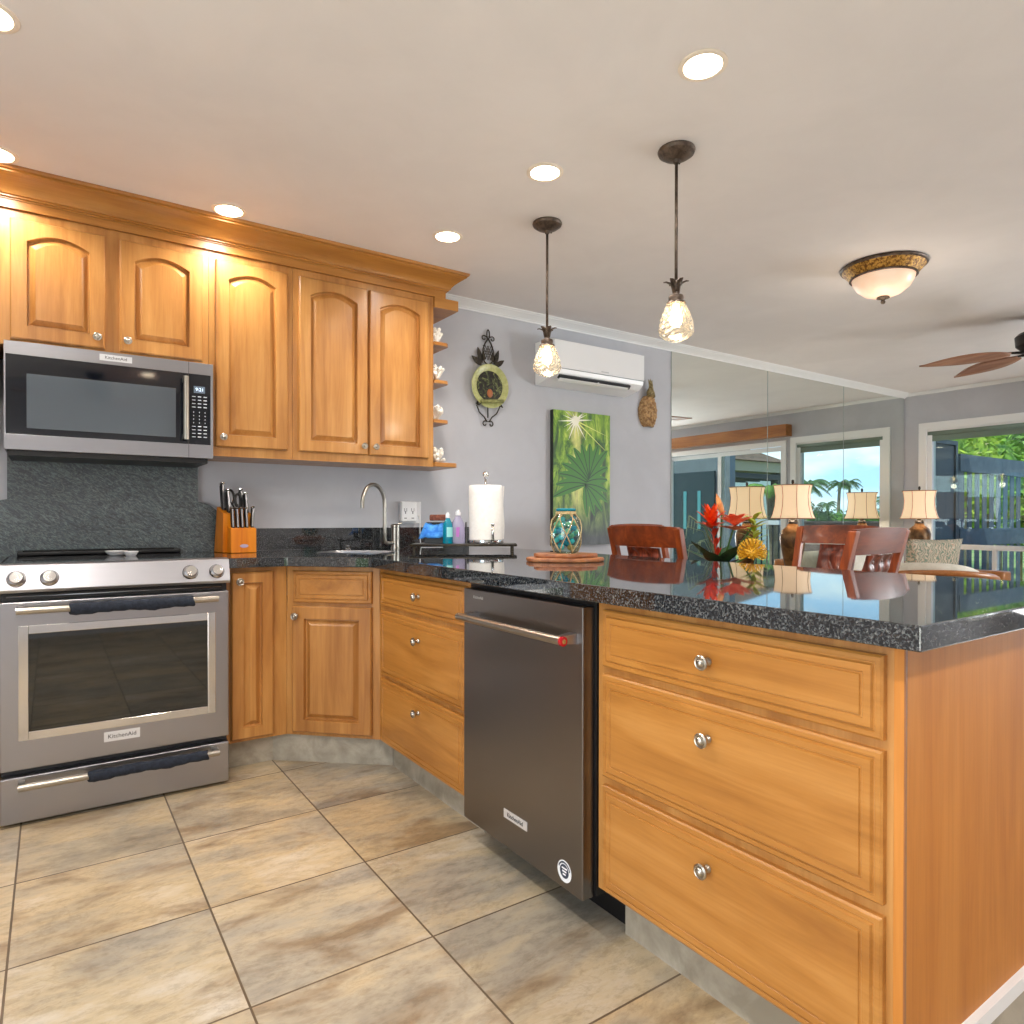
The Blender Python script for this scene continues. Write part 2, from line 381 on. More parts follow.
# ---------------------------------------------------------------- room shell
CH = 2.443; XL, XR, YB = -2.7, 6.56, -5.2
b = box(NB(), XL - .15, XR + .15, YB - .15, .15, -.12, 0); struct('floor', b, TILE)
CANS = [(.461, -2.291), (.448, -1.534), (.423, -.799), (-.508, -.497), (-1.33, -.498), (-1.30, -1.35), (-1.268, -2.3), (.46, -3.15), (-1.268, -3.3), (-.4, -4.3), (-1.8, -4.4), (.9, -4.4)]  # last three are unseen extras added behind the camera for fill
b = box(NB(), XL - .15, XR + .15, YB - .15, .15, CH, CH + .15); struct('ceiling', b, CEILM)
b = box(NB(), XL - .15, XR + .15, 0, .15, 0, CH); struct('wall_back', b, WALLM)
b = NB(); box(b, XL - .15, XL, YB, -4.65, 0, CH); box(b, XL - .15, XL, -1.95, 0, 0, CH); box(b, XL - .15, XL, -4.65, -1.95, 0, .35); box(b, XL - .15, XL, -4.65, -1.95, 2.15, CH)
struct('wall_left', b, WALLM)
# right wall with window and sliding door openings
WY0, WY1, WZ0, WZ1 = -.155, -1.36, .20, 2.105
DY0, DY1, DZ1 = -1.42, -4.4, 2.08
b = NB()
box(b, XR, XR + .15, WY0 - .05, 0, 0, CH)
box(b, XR, XR + .15, WY1 + .05, WY0 - .05, 0, WZ0 + .05); box(b, XR, XR + .15, DY1 + .05, WY0 - .05, WZ1 - .05, CH)
box(b, XR, XR + .15, DY0 - .02, WY1 + .05, 0, WZ1 - .05)
box(b, XR, XR + .15, YB, DY1 + .05, 0, CH)
struct('wall_right', b, WALLM)
# wall behind the camera with a window added for light
b = NB(); bw0, bw1, bz0, bz1 = 5.4, 6.45, .2, 2.2
box(b, XL, bw0, YB - .15, YB, 0, CH); box(b, bw1, XR, YB - .15, YB, 0, CH); box(b, bw0, bw1, YB - .15, YB, bz1, CH); box(b, bw0, bw1, YB - .15, YB, 0, bz0)
struct('wall_front', b, WALLM)
def frame_rect(bm, M, W, H, t, d):
    for q in ((0, t, 0, d, 0, H), (W - t, W, 0, d, 0, H), (t, W - t, 0, d, 0, t), (t, W - t, 0, d, H - t, H)): box(bm, *q, M=M)
    return bm
# window_1: casing, sash, mullions, panes
M1 = fr2((XR, WY0, WZ0), (0, -1, 0), (-1, 0, 0)); WW = WY0 - WY1; WH = WZ1 - WZ0
wn = obj('window_1', frame_rect(NB(), M1, WW, WH, .075, .022), WHITE); wn['kind'] = 'structure'
b = NB(); Mi = fr2((XR + .09, WY0 - .06, WZ0 + .06), (0, -1, 0), (-1, 0, 0)); frame_rect(b, Mi, WW - .12, WH - .12, .06, .085)
z = .775; box(b, XR + .005, XR + .09, WY1 + .06, WY0 - .06, z, z + .05)
for yy in (-.84,): box(b, XR + .02, XR + .08, yy - .02, yy + .02, WZ0 + .1, z)
obj('sash', b, WHITE, wn)
obj('pane', box(NB(), XR + .045, XR + .05, WY1 + .1, WY0 - .1, z + .05, WZ1 - .1), PANE, wn)
obj('pane', box(NB(), XR + .045, XR + .05, WY1 + .1, WY0 - .1, WZ0 + .1, z), PANE, wn)
# door_1: sliding glass door
M1 = fr2((XR, DY0, 0), (0, -1, 0), (-1, 0, 0)); DW_ = DY0 - DY1
b = NB(); box(b, 0, .07, 0, .022, 0, DZ1, M=M1); box(b, DW_ - .07, DW_, 0, .022, 0, DZ1, M=M1); box(b, .07, DW_ - .07, 0, .022, DZ1 - .07, DZ1, M=M1)
dr = obj('door_1', b, WHITE); dr['kind'] = 'structure'
for nme, a0, a1, off in (('sliding_panel', -1.46, -2.50, .06), ('sliding_panel', -2.43, -3.42, .10), ('sliding_panel', -3.36, -4.36, .06)):
    Mi = fr2((XR + off, a0, .03), (0, -1, 0), (-1, 0, 0)); p_ = obj(nme, frame_rect(NB(), Mi, a0 - a1, 1.98, .055, .035), WHITE, dr)
    obj('pane', box(NB(), XR + off - .02, XR + off - .015, a1 + .05, a0 - .05, .08, 1.96), PANE, p_)
# added_window_2 behind the camera, an opening added to let light in
b = NB(); M2 = fr2((bw0, YB, bz0), (1, 0, 0), (0, 1, 0)); frame_rect(b, M2, bw1 - bw0, bz1 - bz0, .07, .02)
for k in (1, 2): xx = bw0 + (bw1 - bw0) * k / 3; box(b, xx - .03, xx + .03, YB - .08, YB + .01, bz0 + .07, bz1 - .07)
w2 = obj('added_window_2', b, WHITE); w2['kind'] = 'structure'
obj('pane', box(NB(), bw0, bw1, YB - .06, YB - .055, bz0, bz1), PANE, w2)
M3 = fr2((XL, -4.65, .35), (0, 1, 0), (1, 0, 0)); b = NB(); frame_rect(b, M3, 2.7, 1.8, .07, .02)
w3 = obj('added_window_3', b, WHITE); w3['kind'] = 'structure'; obj('pane', box(NB(), XL - .06, XL - .055, -4.6, -2.0, .4, 2.1), PANE, w3)  # left wall opening, added to light the drawer fronts
# wall crown moulding (white) along back wall, right wall, rear walls
def crown(name, p0, p1, n, mt, d=.08, h=.075, ext=0):
    n = Vector(n); P = [(0, 0), (0, -h), (.008, -h), (.010, -h + .012), (.018, -h + .014), (.022, -h + .022), (.036, -.040), (.052, -.026), (.062, -.020), (.066, -.012), (d - .004, -.010), (d, 0)]
    prof = [n * a * (d / .08) + Vector((0, 0, c * .63)) for a, c in P]
    return extrude_profile(NB(), prof, p0, p1)
struct('trim_1', crown('c', (.78, 0, CH), (XR, 0, CH), (0, -1, 0), WHITE), WHITE)
struct('trim_2', crown('c', (XR, 0, CH), (XR, YB, CH), (-1, 0, 0), WHITE, .06, .05), WHITE)
# toe-kick tiles
b = NB(); tz = .124
box(b, -.553, -.335, -.561, -.551, 0, tz)
Md = fr2((-.338, -.561, 0), (.42, -.361, 0), (-.65, -.75, 0)); box(b, 0, .554, -.012, 0, 0, tz, M=Md)
box(b, .082, .092, -1.675, -.925, 0, tz); box(b, .082, .092, -3.07, -2.36, 0, tz)
for y in (-1.15, -2.62): pass
struct('trim_3', b, TOE)
b = NB(); box(b, .082, .98, -3.088, -3.078, 0, .12); struct('trim_4', b, TOE)
b = NB(); box(b, .082, .98, -3.092, -3.078, .121, .150); struct('trim_5', b, WHITE)

# ---------------------------------------------------------------- upper cabinets
UY = -.34; FYU = -.320
def upper(label, x0, x1, z0, doors, knobs, arch=.035):
    t = thing('upper_cabinet', label, 'cabinet', ((x0 + x1) / 2, -.16, z0), group='maple wall cabinets')
    obj('cabinet_body', box(NB(), x0, x1, FYU, -.002, z0, 2.312), MAPLE_Z, t)
    for (a, c, zb, zt), kx in zip(doors, knobs):
        d_ = obj('door', door_bm(fr2((a, FYU, zb), (1, 0, 0), (0, -1, 0)), c - a, zt - zb, arch), MAPLE_Z, t, smooth=25)
        knob(d_, (kx, UY + .001, zb + .043), (0, -1, 0))
    return t
ZU, ZT, ZM = 1.4153, 2.2754, 1.7986
upper('maple cabinet with two short arched doors mounted above the microwave', -1.345, -.5615, 1.774, [(-1.295, -.970, ZM, ZT), (-.9155, -.588, ZM, ZT)], (-1.0, -.888))
upper('maple wall cabinet with one tall arched door just right of the microwave', -.5600, -.178, 1.372, [(-.532, -.2054, ZU, ZT)], (-.503,))
upper('maple wall cabinet with a pair of tall arched doors beside the open shelves', -.1765, .601, 1.372, [(-.1487, .2065, ZU, ZT), (.2203, .5655, ZU, ZT)], (.182, .247))
upper('maple wall cabinet cut off by the left edge of the photo', -2.1, -1.3465, 1.372, [(-2.08, -1.73, ZU, ZT), (-1.71, -1.37, ZU, ZT)], (-1.76, -1.68))
# open end shelf
t = thing('end_shelf_unit', 'small open maple shelf unit with rounded shelves at the right end of the wall cabinets', 'shelf', (.67, -.16, 1.372))
obj('top_board', box(NB(), .602, .752, -.335, -.002, 2.255, 2.312), MAPLE_X, t)
b = prism(NB(), [(.602, -.002), (.602, -.338), (.735, -.338), (.752, -.32), (.752, -.002)], 1.372, 1.397); obj('bottom_board', b, MAPLE_X, t, bevel=.003)
SZ = [2.049, 1.838, 1.618]
for z in SZ:
    pts = [(.602, -.002), (.602, -.33), (.67, -.33)] + [(.67 + .03 * math.sin(R(a)), -.30 - .03 * math.cos(R(a))) for a in (20, 40, 60, 80)] + [(.70, -.30), (.70, -.002)]
    obj('shelf', prism(NB(), pts, z, z + .018), MAPLE_X, t)
CORAL = blotch('white_coral', (236, 232, 222), (250, 248, 242), 60, .8)
def coral(z, lab, seed):
    rr = random.Random(seed); b = NB(); c = Vector((.655, -.25, z + .015))
    ball(b, c + Vector((0, 0, .01)), .022, (1, 1, .8), 1)
    for k in range(26):
        d = Vector((rr.uniform(-1, 1) * .45, rr.uniform(-1, 1), rr.uniform(.1, 1.8))).normalized(); l = rr.uniform(.05, .085)
        p = [c + d * l * s + Vector((rr.uniform(-.004, .004),) * 3) for s in (0.1, .4, .7, 1)]
        tube(b, p, [.009, .009, .009, .010], 6); ball(b, p[-1], .012, (1, 1, 1), 1)
    lo = min(v.co.z for v in b.verts); bmesh.ops.translate(b, verts=b.verts, vec=(0, 0, z - lo))
    tag(obj('coral', b, CORAL, smooth=0), lab, 'coral', 'white corals on the open shelves')
coral(SZ[0] + .018, 'white branching coral on the highest of the open end shelves', 1)
coral(SZ[1] + .018, 'white branching coral on the open end shelf second from the top', 2)
coral(SZ[2] + .018, 'white branching coral on the open end shelf second from the bottom', 3)
coral(1.397, 'white branching coral on the wide bottom board of the end shelves', 4)
# cabinet crown moulding with the return at the right end
P = [(0, 2.346), (.004, 2.346), (.004, 2.351), (.012, 2.353), (.012, 2.359), (.020, 2.361), (.024, 2.372), (.040, 2.388), (.062, 2.406), (.080, 2.416), (.086, 2.420), (.086, 2.427), (.096, 2.430), (.100, 2.4425), (0, 2.4425)]
b = NB(); yf = -.334; xe = .752 - .078
# front run and mitred return
xr_ = .674
def mit(pr_, full):
    front0 = [Vector((-2.1, yf - a, z)) for a, z in pr_]; front1 = [Vector((.672 + a, yf - a, z)) for a, z in pr_]; ret = [Vector((.672 + a, -.001, z)) for a, z in pr_]
    A, B_, C_ = ([b.verts.new(p) for p in q] for q in (front0, front1, ret))
    n = len(pr_)
    for S, T in ((A, B_), (B_, C_)):
        for i in range(n - 1): b.faces.new((S[i], S[i + 1], T[i + 1], T[i]))
    b.faces.new(A)
mit(P, 1)
box(b, -2.1, .672, -.333, -.001, 2.313, 2.44)
tag(obj('cabinet_crown_molding', b, MAPLE_X, smooth=30), 'stepped maple crown molding running along the top of the wall cabinets at the ceiling', 'molding')

# ---------------------------------------------------------------- base cabinets
ZB, ZC = .1254, .874
t = thing('base_cabinet', 'narrow maple base cabinet with one slim door right beside the range', 'cabinet', (-.42, -.3, ZB), group='maple base cabinets')
obj('cabinet_body', box(NB(), -.5535, -.293, -.621, -.03, ZB, ZC), MAPLE_Z, t)
d_ = obj('door', door_bm(fr2((-.5288, -.621, .14), (1, 0, 0), (0, -1, 0)), .174, .714, 0, .046), MAPLE_Z, t, smooth=25); knob(d_, (-.499, -.640, .815), (0, -1, 0))
t = thing('base_cabinet', 'maple corner sink cabinet set diagonally, one door below a false drawer', 'cabinet', (.1, -.5, ZB), group='maple base cabinets')
obj('cabinet_body', prism(NB(), [(-.292, -.03), (-.292, -.621), (.02, -.925), (.595, -.925), (.595, -.03)], ZB, ZC - .20), MAPLE_Z, t)
u = Vector((.716, -.698, 0)); n_ = Vector((-.698, -.716, 0))
b = NB(); Mf = fr2((-.292, -.621, 0), u, n_); box(b, 0.002, .434, -.02, 0, ZC - .2, ZC, M=Mf); obj('face_frame', b, MAPLE_Z, t)
o0 = Vector((-.281, -.6586, 0)) - n_ * .020
slabs = obj('false_drawer', slab_bm(fr2((o0.x, o0.y, .714), u, n_), .368, .14), MAPLE_X, t, smooth=25)
d_ = obj('door', door_bm(fr2((o0.x, o0.y, .142), u, n_), .368, .556), MAPLE_Z, t, smooth=25)
kp = o0 + u * .022 + n_ * .02; knob(d_, (kp.x, kp.y, .655), n_)
def drawer_cab(label, y0, y1, ya, yb, zs, ky, kz):
    t = thing('drawer_cabinet', label, 'cabinet', (.3, (y0 + y1) / 2, ZB), group='maple drawer cabinets of the peninsula')
    obj('cabinet_body', box(NB(), .020, .595, y1, y0, ZB, ZC), MAPLE_Z, t)
    for (z0, z1), kk in zip(zs, kz):
        d_ = obj('drawer', slab_bm(fr2((.020, ya, z0), (0, -1, 0), (-1, 0, 0)), ya - yb, z1 - z0), MAPLE_Y, t, smooth=25)
        knob(d_, (-.0005, ky, kk), (-1, 0, 0))
    return t
drawer_cab('smaller maple cabinet of three drawers between the corner sink and the dishwasher', -.9265, -1.690, -.9616, -1.6707, [(.715, .8525), (.4225, .695), (.1363, .405)], -1.332, (.786, .616, .342))
big = drawer_cab('large maple cabinet of three wide drawers at the near end of the peninsula', -2.325, -3.06, -2.352, -3.0488, [(.7077, .8525), (.4275, .6892), (.1363, .406)], -2.69, (.780, .615, .338))
obj('end_panel', box(NB(), .020, .985, -3.078, -3.0602, .150, ZC), wood('maple_end_orange', 'z', (184, 112, 36), (196, 124, 44), (204, 134, 56), .6, 0), big, label='deeper orange flat end panel')  # end panel wood in a deeper orange than the other maple
obj('back_panel', box(NB(), .965, .985, -3.0600, -.03, 0, ZC), MAPLE_Z, big)
b = box(NB(), .0185, .0245, -3.0795, -3.077, .150, ZC); obj('corner_strip', b, wood('walnut_edge', 'z', (120, 74, 40), (142, 90, 52), (160, 104, 62)), big)

# ---------------------------------------------------------------- countertop with sink hole
CT0, CT1 = .8745, .917
outer = [(-.5545, -.001), (-.5545, -.674), (-.318, -.674), (-.306, -.682), (-.040, -.940), (-.033, -.952), (-.033, -3.126), (1.012, -3.126), (1.012, -.001)]
sc_ = Vector((.10, -.47, 0)); sw, sd = .35, .25
def sink_pt(a, c): return sc_ + u * a - n_ * c
hole = []
for qx, qy, a0 in ((1, 1, 0), (-1, 1, 90), (-1, -1, 180), (1, -1, 270)):
    for k in range(5):
        a = R(a0 + k * 22.5); p = sink_pt(qx * (sw / 2 - .05) + .05 * math.cos(a), qy * (sd / 2 - .05) + .05 * math.sin(a)); hole.append((p.x, p.y))
b = NB()
def loop(pts, z):
    vs = [b.verts.new((x, y, z)) for x, y in pts]; return vs
for z in (CT1, CT0):
    vo, vh = loop(outer, z), loop(hole, z); es = []
    for q in (vo, vh):
        for i in range(len(q)): es.append(b.edges.new((q[i], q[(i + 1) % len(q)])))
    bmesh.ops.triangle_fill(b, use_beauty=True, edges=es)
    if z == CT1: T_ = (vo, vh)
    else: B2 = (vo, vh)
for A, C_ in zip(T_, B2):
    for i in range(len(A)): b.faces.new((A[i], A[(i + 1) % len(A)], C_[(i + 1) % len(A)], C_[i]))
tag(obj('countertop', b, GRAN, bevel=.003), 'polished dark granite countertop wrapping from the range to the end of the peninsula', 'countertop')
b = NB(); box(b, -.5545, 1.012, -.022, -.001, .9175, 1.032)
tag(obj('granite_upstand', b, GRAN), 'low dark granite strip standing on the counter against the grey wall behind the sink', 'backsplash')
# tall backsplash behind range with quarter round shoulders
def arc(cx_, cz_, r, a0, a1, n=8): return [(cx_ + r * math.cos(R(a0 + (a1 - a0) * k / n)), cz_ + r * math.sin(R(a0 + (a1 - a0) * k / n))) for k in range(n + 1)]
pts = [(-1.44, .9175), (-.445, .9175), (-.445, 1.04)] + arc(-.565, 1.045, .12, 0, 85) + [(-.560, 1.165), (-.560, 1.50), (-1.318, 1.50)] + [(-1.318, 1.165)] + arc(-1.313, 1.045, .12, 95, 180)
b = NB(); A = [b.verts.new((x, -.0225, z)) for x, z in pts]; B_ = [b.verts.new((x, -.045, z)) for x, z in pts]
b.faces.new(A); b.faces.new(B_[::-1])
for i in range(len(A)): b.faces.new((A[i], A[(i + 1) % len(A)], B_[(i + 1) % len(A)], B_[i]))
tag(obj('range_backsplash', b, GRANV), 'tall veined grey green granite backsplash with rounded shoulders behind the range', 'backsplash')
tag(obj('countertop', box(NB(), -2.1, -1.3165, -.66, -.001, CT0, CT1), GRAN), 'granite counter left of the range, outside the photo edge', 'countertop')
t = thing('base_cabinet', 'maple base cabinet left of the range, outside the photo edge', 'cabinet', (-1.7, -.3, .0))
obj('cabinet_body', box(NB(), -2.1, -1.3165, -.621, -.03, .0, ZC), MAPLE_Z, t)

# ---------------------------------------------------------------- range
RX0, RX1, RY = -1.3125, -.5565, -.7346
t = thing('range', 'stainless steel slide-in range with smooth black cooktop and four front knobs', 'range', ((RX0 + RX1) / 2, -.4, 0))
obj('range_body', box(NB(), RX0 + .004, RX1 - .004, -.695, -.048, .012, .905), mat('dark_enamel', (34, 36, 40), .4), t)
prof = [(-.690, .822), (-.7446, .822), (-.7500, .832), (-.722, .917), (-.71, .922), (-.66, .922), (-.66, .905), (-.690, .905)]
b = NB(); extrude_profile(b, [Vector((0, y, z)) for y, z in prof], (RX0, 0, 0), (RX1, 0, 0)); obj('control_panel', b, STEEL, t, bevel=.0015)
obj('cooktop', box(NB(), RX0 + .006, RX1 - .006, -.6595, -.049, .9055, .9215), BLKGL, t)
b = NB(); rbox(b, RX0 + .03, RX1 - .09, -.115, -.050, .922, .940, .005); 
for k in range(3): rbox(b, RX0 + .05, RX1 - .12, -.112 + k * .02, -.104 + k * .02, .9395, .944, .0015, 1)
obj('rear_vent', b, BLACK, t)
nk = Vector((0, -.085, .028)).normalized(); nk = Vector((0, -.95, .31)).normalized(); qk = nk.to_track_quat('Z', 'Y').to_matrix().to_4x4()
for kx in (-1.262, -1.166, -.704, -.606):
    p = Vector((kx, -.7375, .870))
    k_ = obj('control_knob', lathe(NB(), [(.026, 0), (.027, .004), (.024, .008), (.0215, .012), (.0215, .026), (.019, .030), (.0, .031)], p, 28, M=qk), CHROME, t, smooth=35)
    b = NB(); lathe(b, [(.0285, -.001), (.0285, .0025), (.0, .0027)], p, 28, M=qk); obj('dial_ring', b, BLACK, k_)
# oven door
b = NB(); rbox(b, RX0 + .003, RX1 - .003, RY, -.697, .198, .789, .004, 2)
od = obj('oven_door', b, STEEL, t)
Mo = fr2((-1.258, RY, .300), (1, 0, 0), (0, -1, 0)); b = frame_rect(NB(), Mo, .648, .405, .030, .0035)
obj('window_frame', b, CHROME, od, bevel=.0015)
obj('oven_window', box(NB(), -1.229, -.640, RY - .0022, RY + .001, .329, .676), OVENGL, od)
b = NB(); tube(b, [(-1.262, -.788, .763), (-.610, -.788, .765)], .0125, 16)
for x in (-1.252, -.622): rbox(b, x - .011, x + .011, -.786, RY + .001, .755, .773, .003, 2)
obj('handle', b, NICKEL, od, smooth=35)
b = NB(); box(b, RX0 + .01, RX1 - .02, -.715, -.698, .794, .814); obj('door_vent_gap', b, BLACK, t)
b = NB(); tube(b, [(RX0 + .02, -.7165, .806), (RX1 - .03, -.7165, .806)], .003, 6); obj('vent_rail', b, STEEL, t)
def badge(parent, c, w_, h_, uu, nn, size):
    c = Vector(c); uu = Vector(uu); nn = Vector(nn); Mb = fr2(c - uu * w_ / 2 - Vector((0, 0, h_ / 2)), uu, nn)
    bb = NB(); box(bb, 0, w_, -.0005, .0022, 0, h_, M=Mb)
    p_ = obj('badge', bb, mat('badge_plate', (226, 228, 232), .35, .6), parent, label='bright name plate')
    text('KitchenAid', size, tframe(c + nn * .0026, uu, (0, 0, 1)), mat('badge_letters', (40, 42, 50), .4), p_)
badge(od, (-.940, RY, .268), .118, .036, (1, 0, 0), (0, -1, 0), .021)
# storage drawer
b = NB(); rbox(b, RX0 + .003, RX1 - .003, RY, -.697, .0125, .174, .004, 2); sd_ = obj('storage_drawer', b, STEEL, t)
b = NB(); tube(b, [(-1.258, -.788, .152), (-.606, -.788, .152)], .0125, 16)
for x in (-1.248, -.618): rbox(b, x - .011, x + .011, -.786, RY + .001, .144, .162, .003, 2)
obj('handle', b, NICKEL, sd_, smooth=35)
obj('kick_strip', box(NB(), RX0 + .02, RX1 - .02, -.66, -.60, 0, .014), BLACK, t)
def wrap(x0, x1, z, lab, sag):
    b = NB(); n = 16; k = 24; rings = []
    for i in range(k + 1):
        x = x0 + (x1 - x0) * i / k; s = math.sin(i * 2.1) * .0012 + math.sin(i * .9) * .001; ring = []
        for j in range(n):
            a = 2 * PI * j / n; r_ = .0175 + s; dz = math.sin(a) * r_
            if math.sin(a) < 0: dz *= 1 + sag + .15 * math.sin(i * .5)
            ring.append(b.verts.new((x + (.004 * math.sin(a * 2) if i in (0, k) else 0), -.788 + math.cos(a) * r_ * .95, z + dz)))
        rings.append(ring)
    for A, C_ in zip(rings, rings[1:]):
        for j in range(n): b.faces.new((A[j], A[(j + 1) % n], C_[(j + 1) % n], C_[j]))
    b.faces.new(rings[0][::-1]); b.faces.new(rings[-1])
    tag(obj('handle_cover', b, CLOTH_N, smooth=60), lab, 'handle cover', 'navy fabric handle covers')
wrap(-1.105, -.700, .764, 'navy fabric cover wrapped around the oven door handle', .35)
wrap(-1.050, -.650, .152, 'navy fabric cover wrapped around the bottom drawer handle', .25)
CER = mat('white_glaze', (236, 236, 238), .15)
def dish(x, y, r, lab):
    b = NB(); lathe(b, [(0, .0), (r * .6, .0), (r * .7, .003), (r * .97, .017), (r, .020), (r * .95, .020), (r * .66, .007), (0, .005)], (x, y, .9217), 28)
    tag(obj('spoon_rest', b, CER, smooth=40), lab, 'spoon rest', 'white dishes on the cooktop')
dish(-.925, -.26, .045, 'larger white round dish on the cooktop, left of the smaller one')
dish(-.876, -.335, .030, 'smaller white round dish on the cooktop beside the larger dish')

# ---------------------------------------------------------------- microwave
t = thing('microwave', 'stainless over-the-range microwave with black glass door under the short cabinets', 'microwave', (-.935, -.2, 1.352))
obj('microwave_body', box(NB(), RX0, RX1, -.372, -.0455, 1.355, 1.772), mat('grey_metal', (120, 120, 124), .4, .8), t)
obj('underside_vent', box(NB(), RX0 + .01, RX1 - .02, -.385, -.08, 1.330, 1.3545), BLACK, t)
b = NB()
box(b, RX0, RX1, -.4, -.3725, 1.723, 1.774); box(b, RX0, RX1, -.4, -.3725, 1.352, 1.412)
box(b, RX0, RX0 + .006, -.4, -.3725, 1.412, 1.723); box(b, RX1 - .010, RX1, -.4, -.3725, 1.412, 1.723); obj('steel_trim', b, STEEL, t, bevel=.001)
dm = obj('door', box(NB(), RX0 + .006, -.657, -.399, -.3725, 1.412, 1.723), BLKGL, t)
obj('door_window', box(NB(), -1.240, -.708, -.3996, -.398, 1.438, 1.652), mat('smoked_screen', (82, 90, 98), .05, spec=.8), dm)
b = NB(); tube(b, [(-.673, -.437, 1.428), (-.673, -.437, 1.703)], .012, 16)
for z in (1.442, 1.690): rbox(b, -.683, -.663, -.437, -.3985, z - .011, z + .011, .003, 2)
obj('handle', b, NICKEL, dm, smooth=35)
cp = obj('control_panel', box(NB(), -.655, RX1 - .010, -.399, -.3725, 1.412, 1.723), BLKGL, t)
dsp = obj('display', box(NB(), -.636, -.590, -.4000, -.3985, 1.640, 1.670), mat('lcd', (90, 105, 120), .3, emit=.35), cp)
text('9:21', .020, tframe((-.612, -.4003, 1.655), (1, 0, 0), (0, 0, 1)), mat('lcd_digits', (220, 236, 255), .3, emit=1.2), dsp, 'digits')
b = NB()
for r_ in range(12):
    for c_ in range(3):
        x = -.643 + c_ * .0235; z = 1.622 - r_ * .0155 - (.008 if r_ > 3 else 0)
        if 4 <= r_ <= 7: box(b, x + .005, x + .008, -.3996, -.3988, z, z + .005)
        else: box(b, x, x + .014, -.3996, -.3988, z, z + .003 + (.001 if c_ else 0))
obj('key_legends', b, mat('legend_white', (214, 220, 228), .5), cp)
badge(t, (-.935, -.4, 1.750), .118, .026, (1, 0, 0), (0, -1, 0), .018)
b = box(NB(), -.6575, -.6555, -.4004, -.399, 1.352, 1.774); obj('door_seam', b, mat('seam', (80, 80, 82), .5, .5), t)

# ---------------------------------------------------------------- dishwasher
t = thing('dishwasher', 'dark stainless dishwasher with bar handle built into the peninsula', 'dishwasher', (.3, -2.01, 0))
obj('tub_body', box(NB(), .015, .58, -2.322, -1.693, .10, .868), BLACK, t)
b = NB(); rbox(b, -.0234, .0148, -2.3115, -1.7103, .094, .8548, .003, 2); dwd = obj('door', b, STEELD, t)
hy0, hy1, hz = -1.762, -2.290, .770
b = NB(); tube(b, [(-.076, hy0, hz), (-.076, hy1, hz)], .0115, 18); hd = obj('handle', b, NICKEL, dwd, smooth=35)
for y in (hy0 - .028, hy1 + .018):
    b = NB(); A = [(-.0225, y - .016, hz - .014), (-.0225, y + .016, hz - .014), (-.0225, y + .016, hz + .014), (-.0225, y - .016, hz + .014)]; C_ = [(-.078, y - .008, hz - .009), (-.078, y + .008, hz - .009), (-.078, y + .008, hz + .009), (-.078, y - .008, hz + .009)]
    A = [b.verts.new(p) for p in A]; C_ = [b.verts.new(p) for p in C_]; b.faces.new(A); b.faces.new(C_)
    for i in range(4): b.faces.new((A[i], A[(i + 1) % 4], C_[(i + 1) % 4], C_[i]))
    obj('bracket', b, STEEL, hd)
b = NB(); lathe(b, [(.0128, 0), (.0128, .008), (.010, .009), (0, .009)], (-.076, hy1, hz), 20, M=Matrix.Rotation(PI / 2, 4, 'X')); obj('end_cap', b, mat('red_enamel', (170, 20, 34), .25), hd, smooth=35, label='red handle end')
b = NB(); lathe(b, [(.006, .008), (.006, .0098), (0, .0099)], (-.076, hy1, hz), 16, M=Matrix.Rotation(PI / 2, 4, 'X')); obj('cap_medallion', b, CHROME, hd, smooth=35)
badge(dwd, (-.0234, -2.010, .195), .118, .026, (0, -1, 0), (-1, 0, 0), .018)
b = NB(); Mx = Matrix.Rotation(-PI / 2, 4, 'Y'); c0 = Vector((-.0232, -2.238, .141))
lathe(b, [(.029, -.0003), (.029, .0006), (0, .0007)], c0, 32, M=Mx, mi=0); lathe(b, [(.0185, .0006), (.0185, .0009), (0, .00095)], c0, 32, M=Mx, mi=1)
for k in range(3):
    zz = c0.z + .008 - k * .008; box(b, c0.x - .0013, c0.x - .0009, c0.y - .012 + k * .003, c0.y + .010 - k * .002, zz - .002, zz + .002, 2)
for k in range(14):
    a = R(20 + k * 10.5); p = c0 + Vector((0, -.0237 * math.cos(a), .0237 * math.sin(a))); box(b, c0.x - .0013, c0.x - .0006, p.y - .0016, p.y + .0016, p.z - .0025, p.z + .0025, 1)
obj('round_sticker', b, [mat('sticker_white', (232, 234, 236), .5), mat('sticker_blue', (48, 58, 78), .5), mat('sticker_paper', (245, 245, 248), .5)], dwd, label='round white and navy sticker')
text('KitchenAid', .013, tframe((-.0238, -1.80, .830), (0, -1, 0), (0, 0, 1)), mat('etched', (178, 176, 174), .4, .5), dwd)
obj('toe_grille', box(NB(), .110, .16, -2.352, -1.70, .0, .092), BLACK, t)

# ---------------------------------------------------------------- sink and faucet
b = NB(); Ms = fr2(sc_, u, -n_); 
def ring_pts(w_, d__, r_, z):
    out_ = []
    for qx, qy, a0 in ((1, 1, 0), (-1, 1, 90), (-1, -1, 180), (1, -1, 270)):
        for k in range(5):
            a = R(a0 + k * 22.5); p = sink_pt(qx * (w_ / 2 - r_) + r_ * math.cos(a), qy * (d__ / 2 - r_) + r_ * math.sin(a)); out_.append(b.verts.new((p.x, p.y, z)))
    return out_
RR = [ring_pts(sw + .004, sd + .004, .052, .9185), ring_pts(sw + .004, sd + .004, .052, .9195), ring_pts(sw - .016, sd - .016, .045, .9198), ring_pts(sw - .020, sd - .020, .045, .915), ring_pts(sw - .026, sd - .026, .045, .75), ring_pts(sw - .10, sd - .10, .03, .735)]
for A, C_ in zip(RR, RR[1:]):
    for i in range(20): b.faces.new((A[i], A[(i + 1) % 20], C_[(i + 1) % 20], C_[i]))
b.faces.new(RR[-1])
tag(obj('sink', b, STEEL, smooth=40), 'small stainless sink basin set into the corner of the granite counter', 'sink')
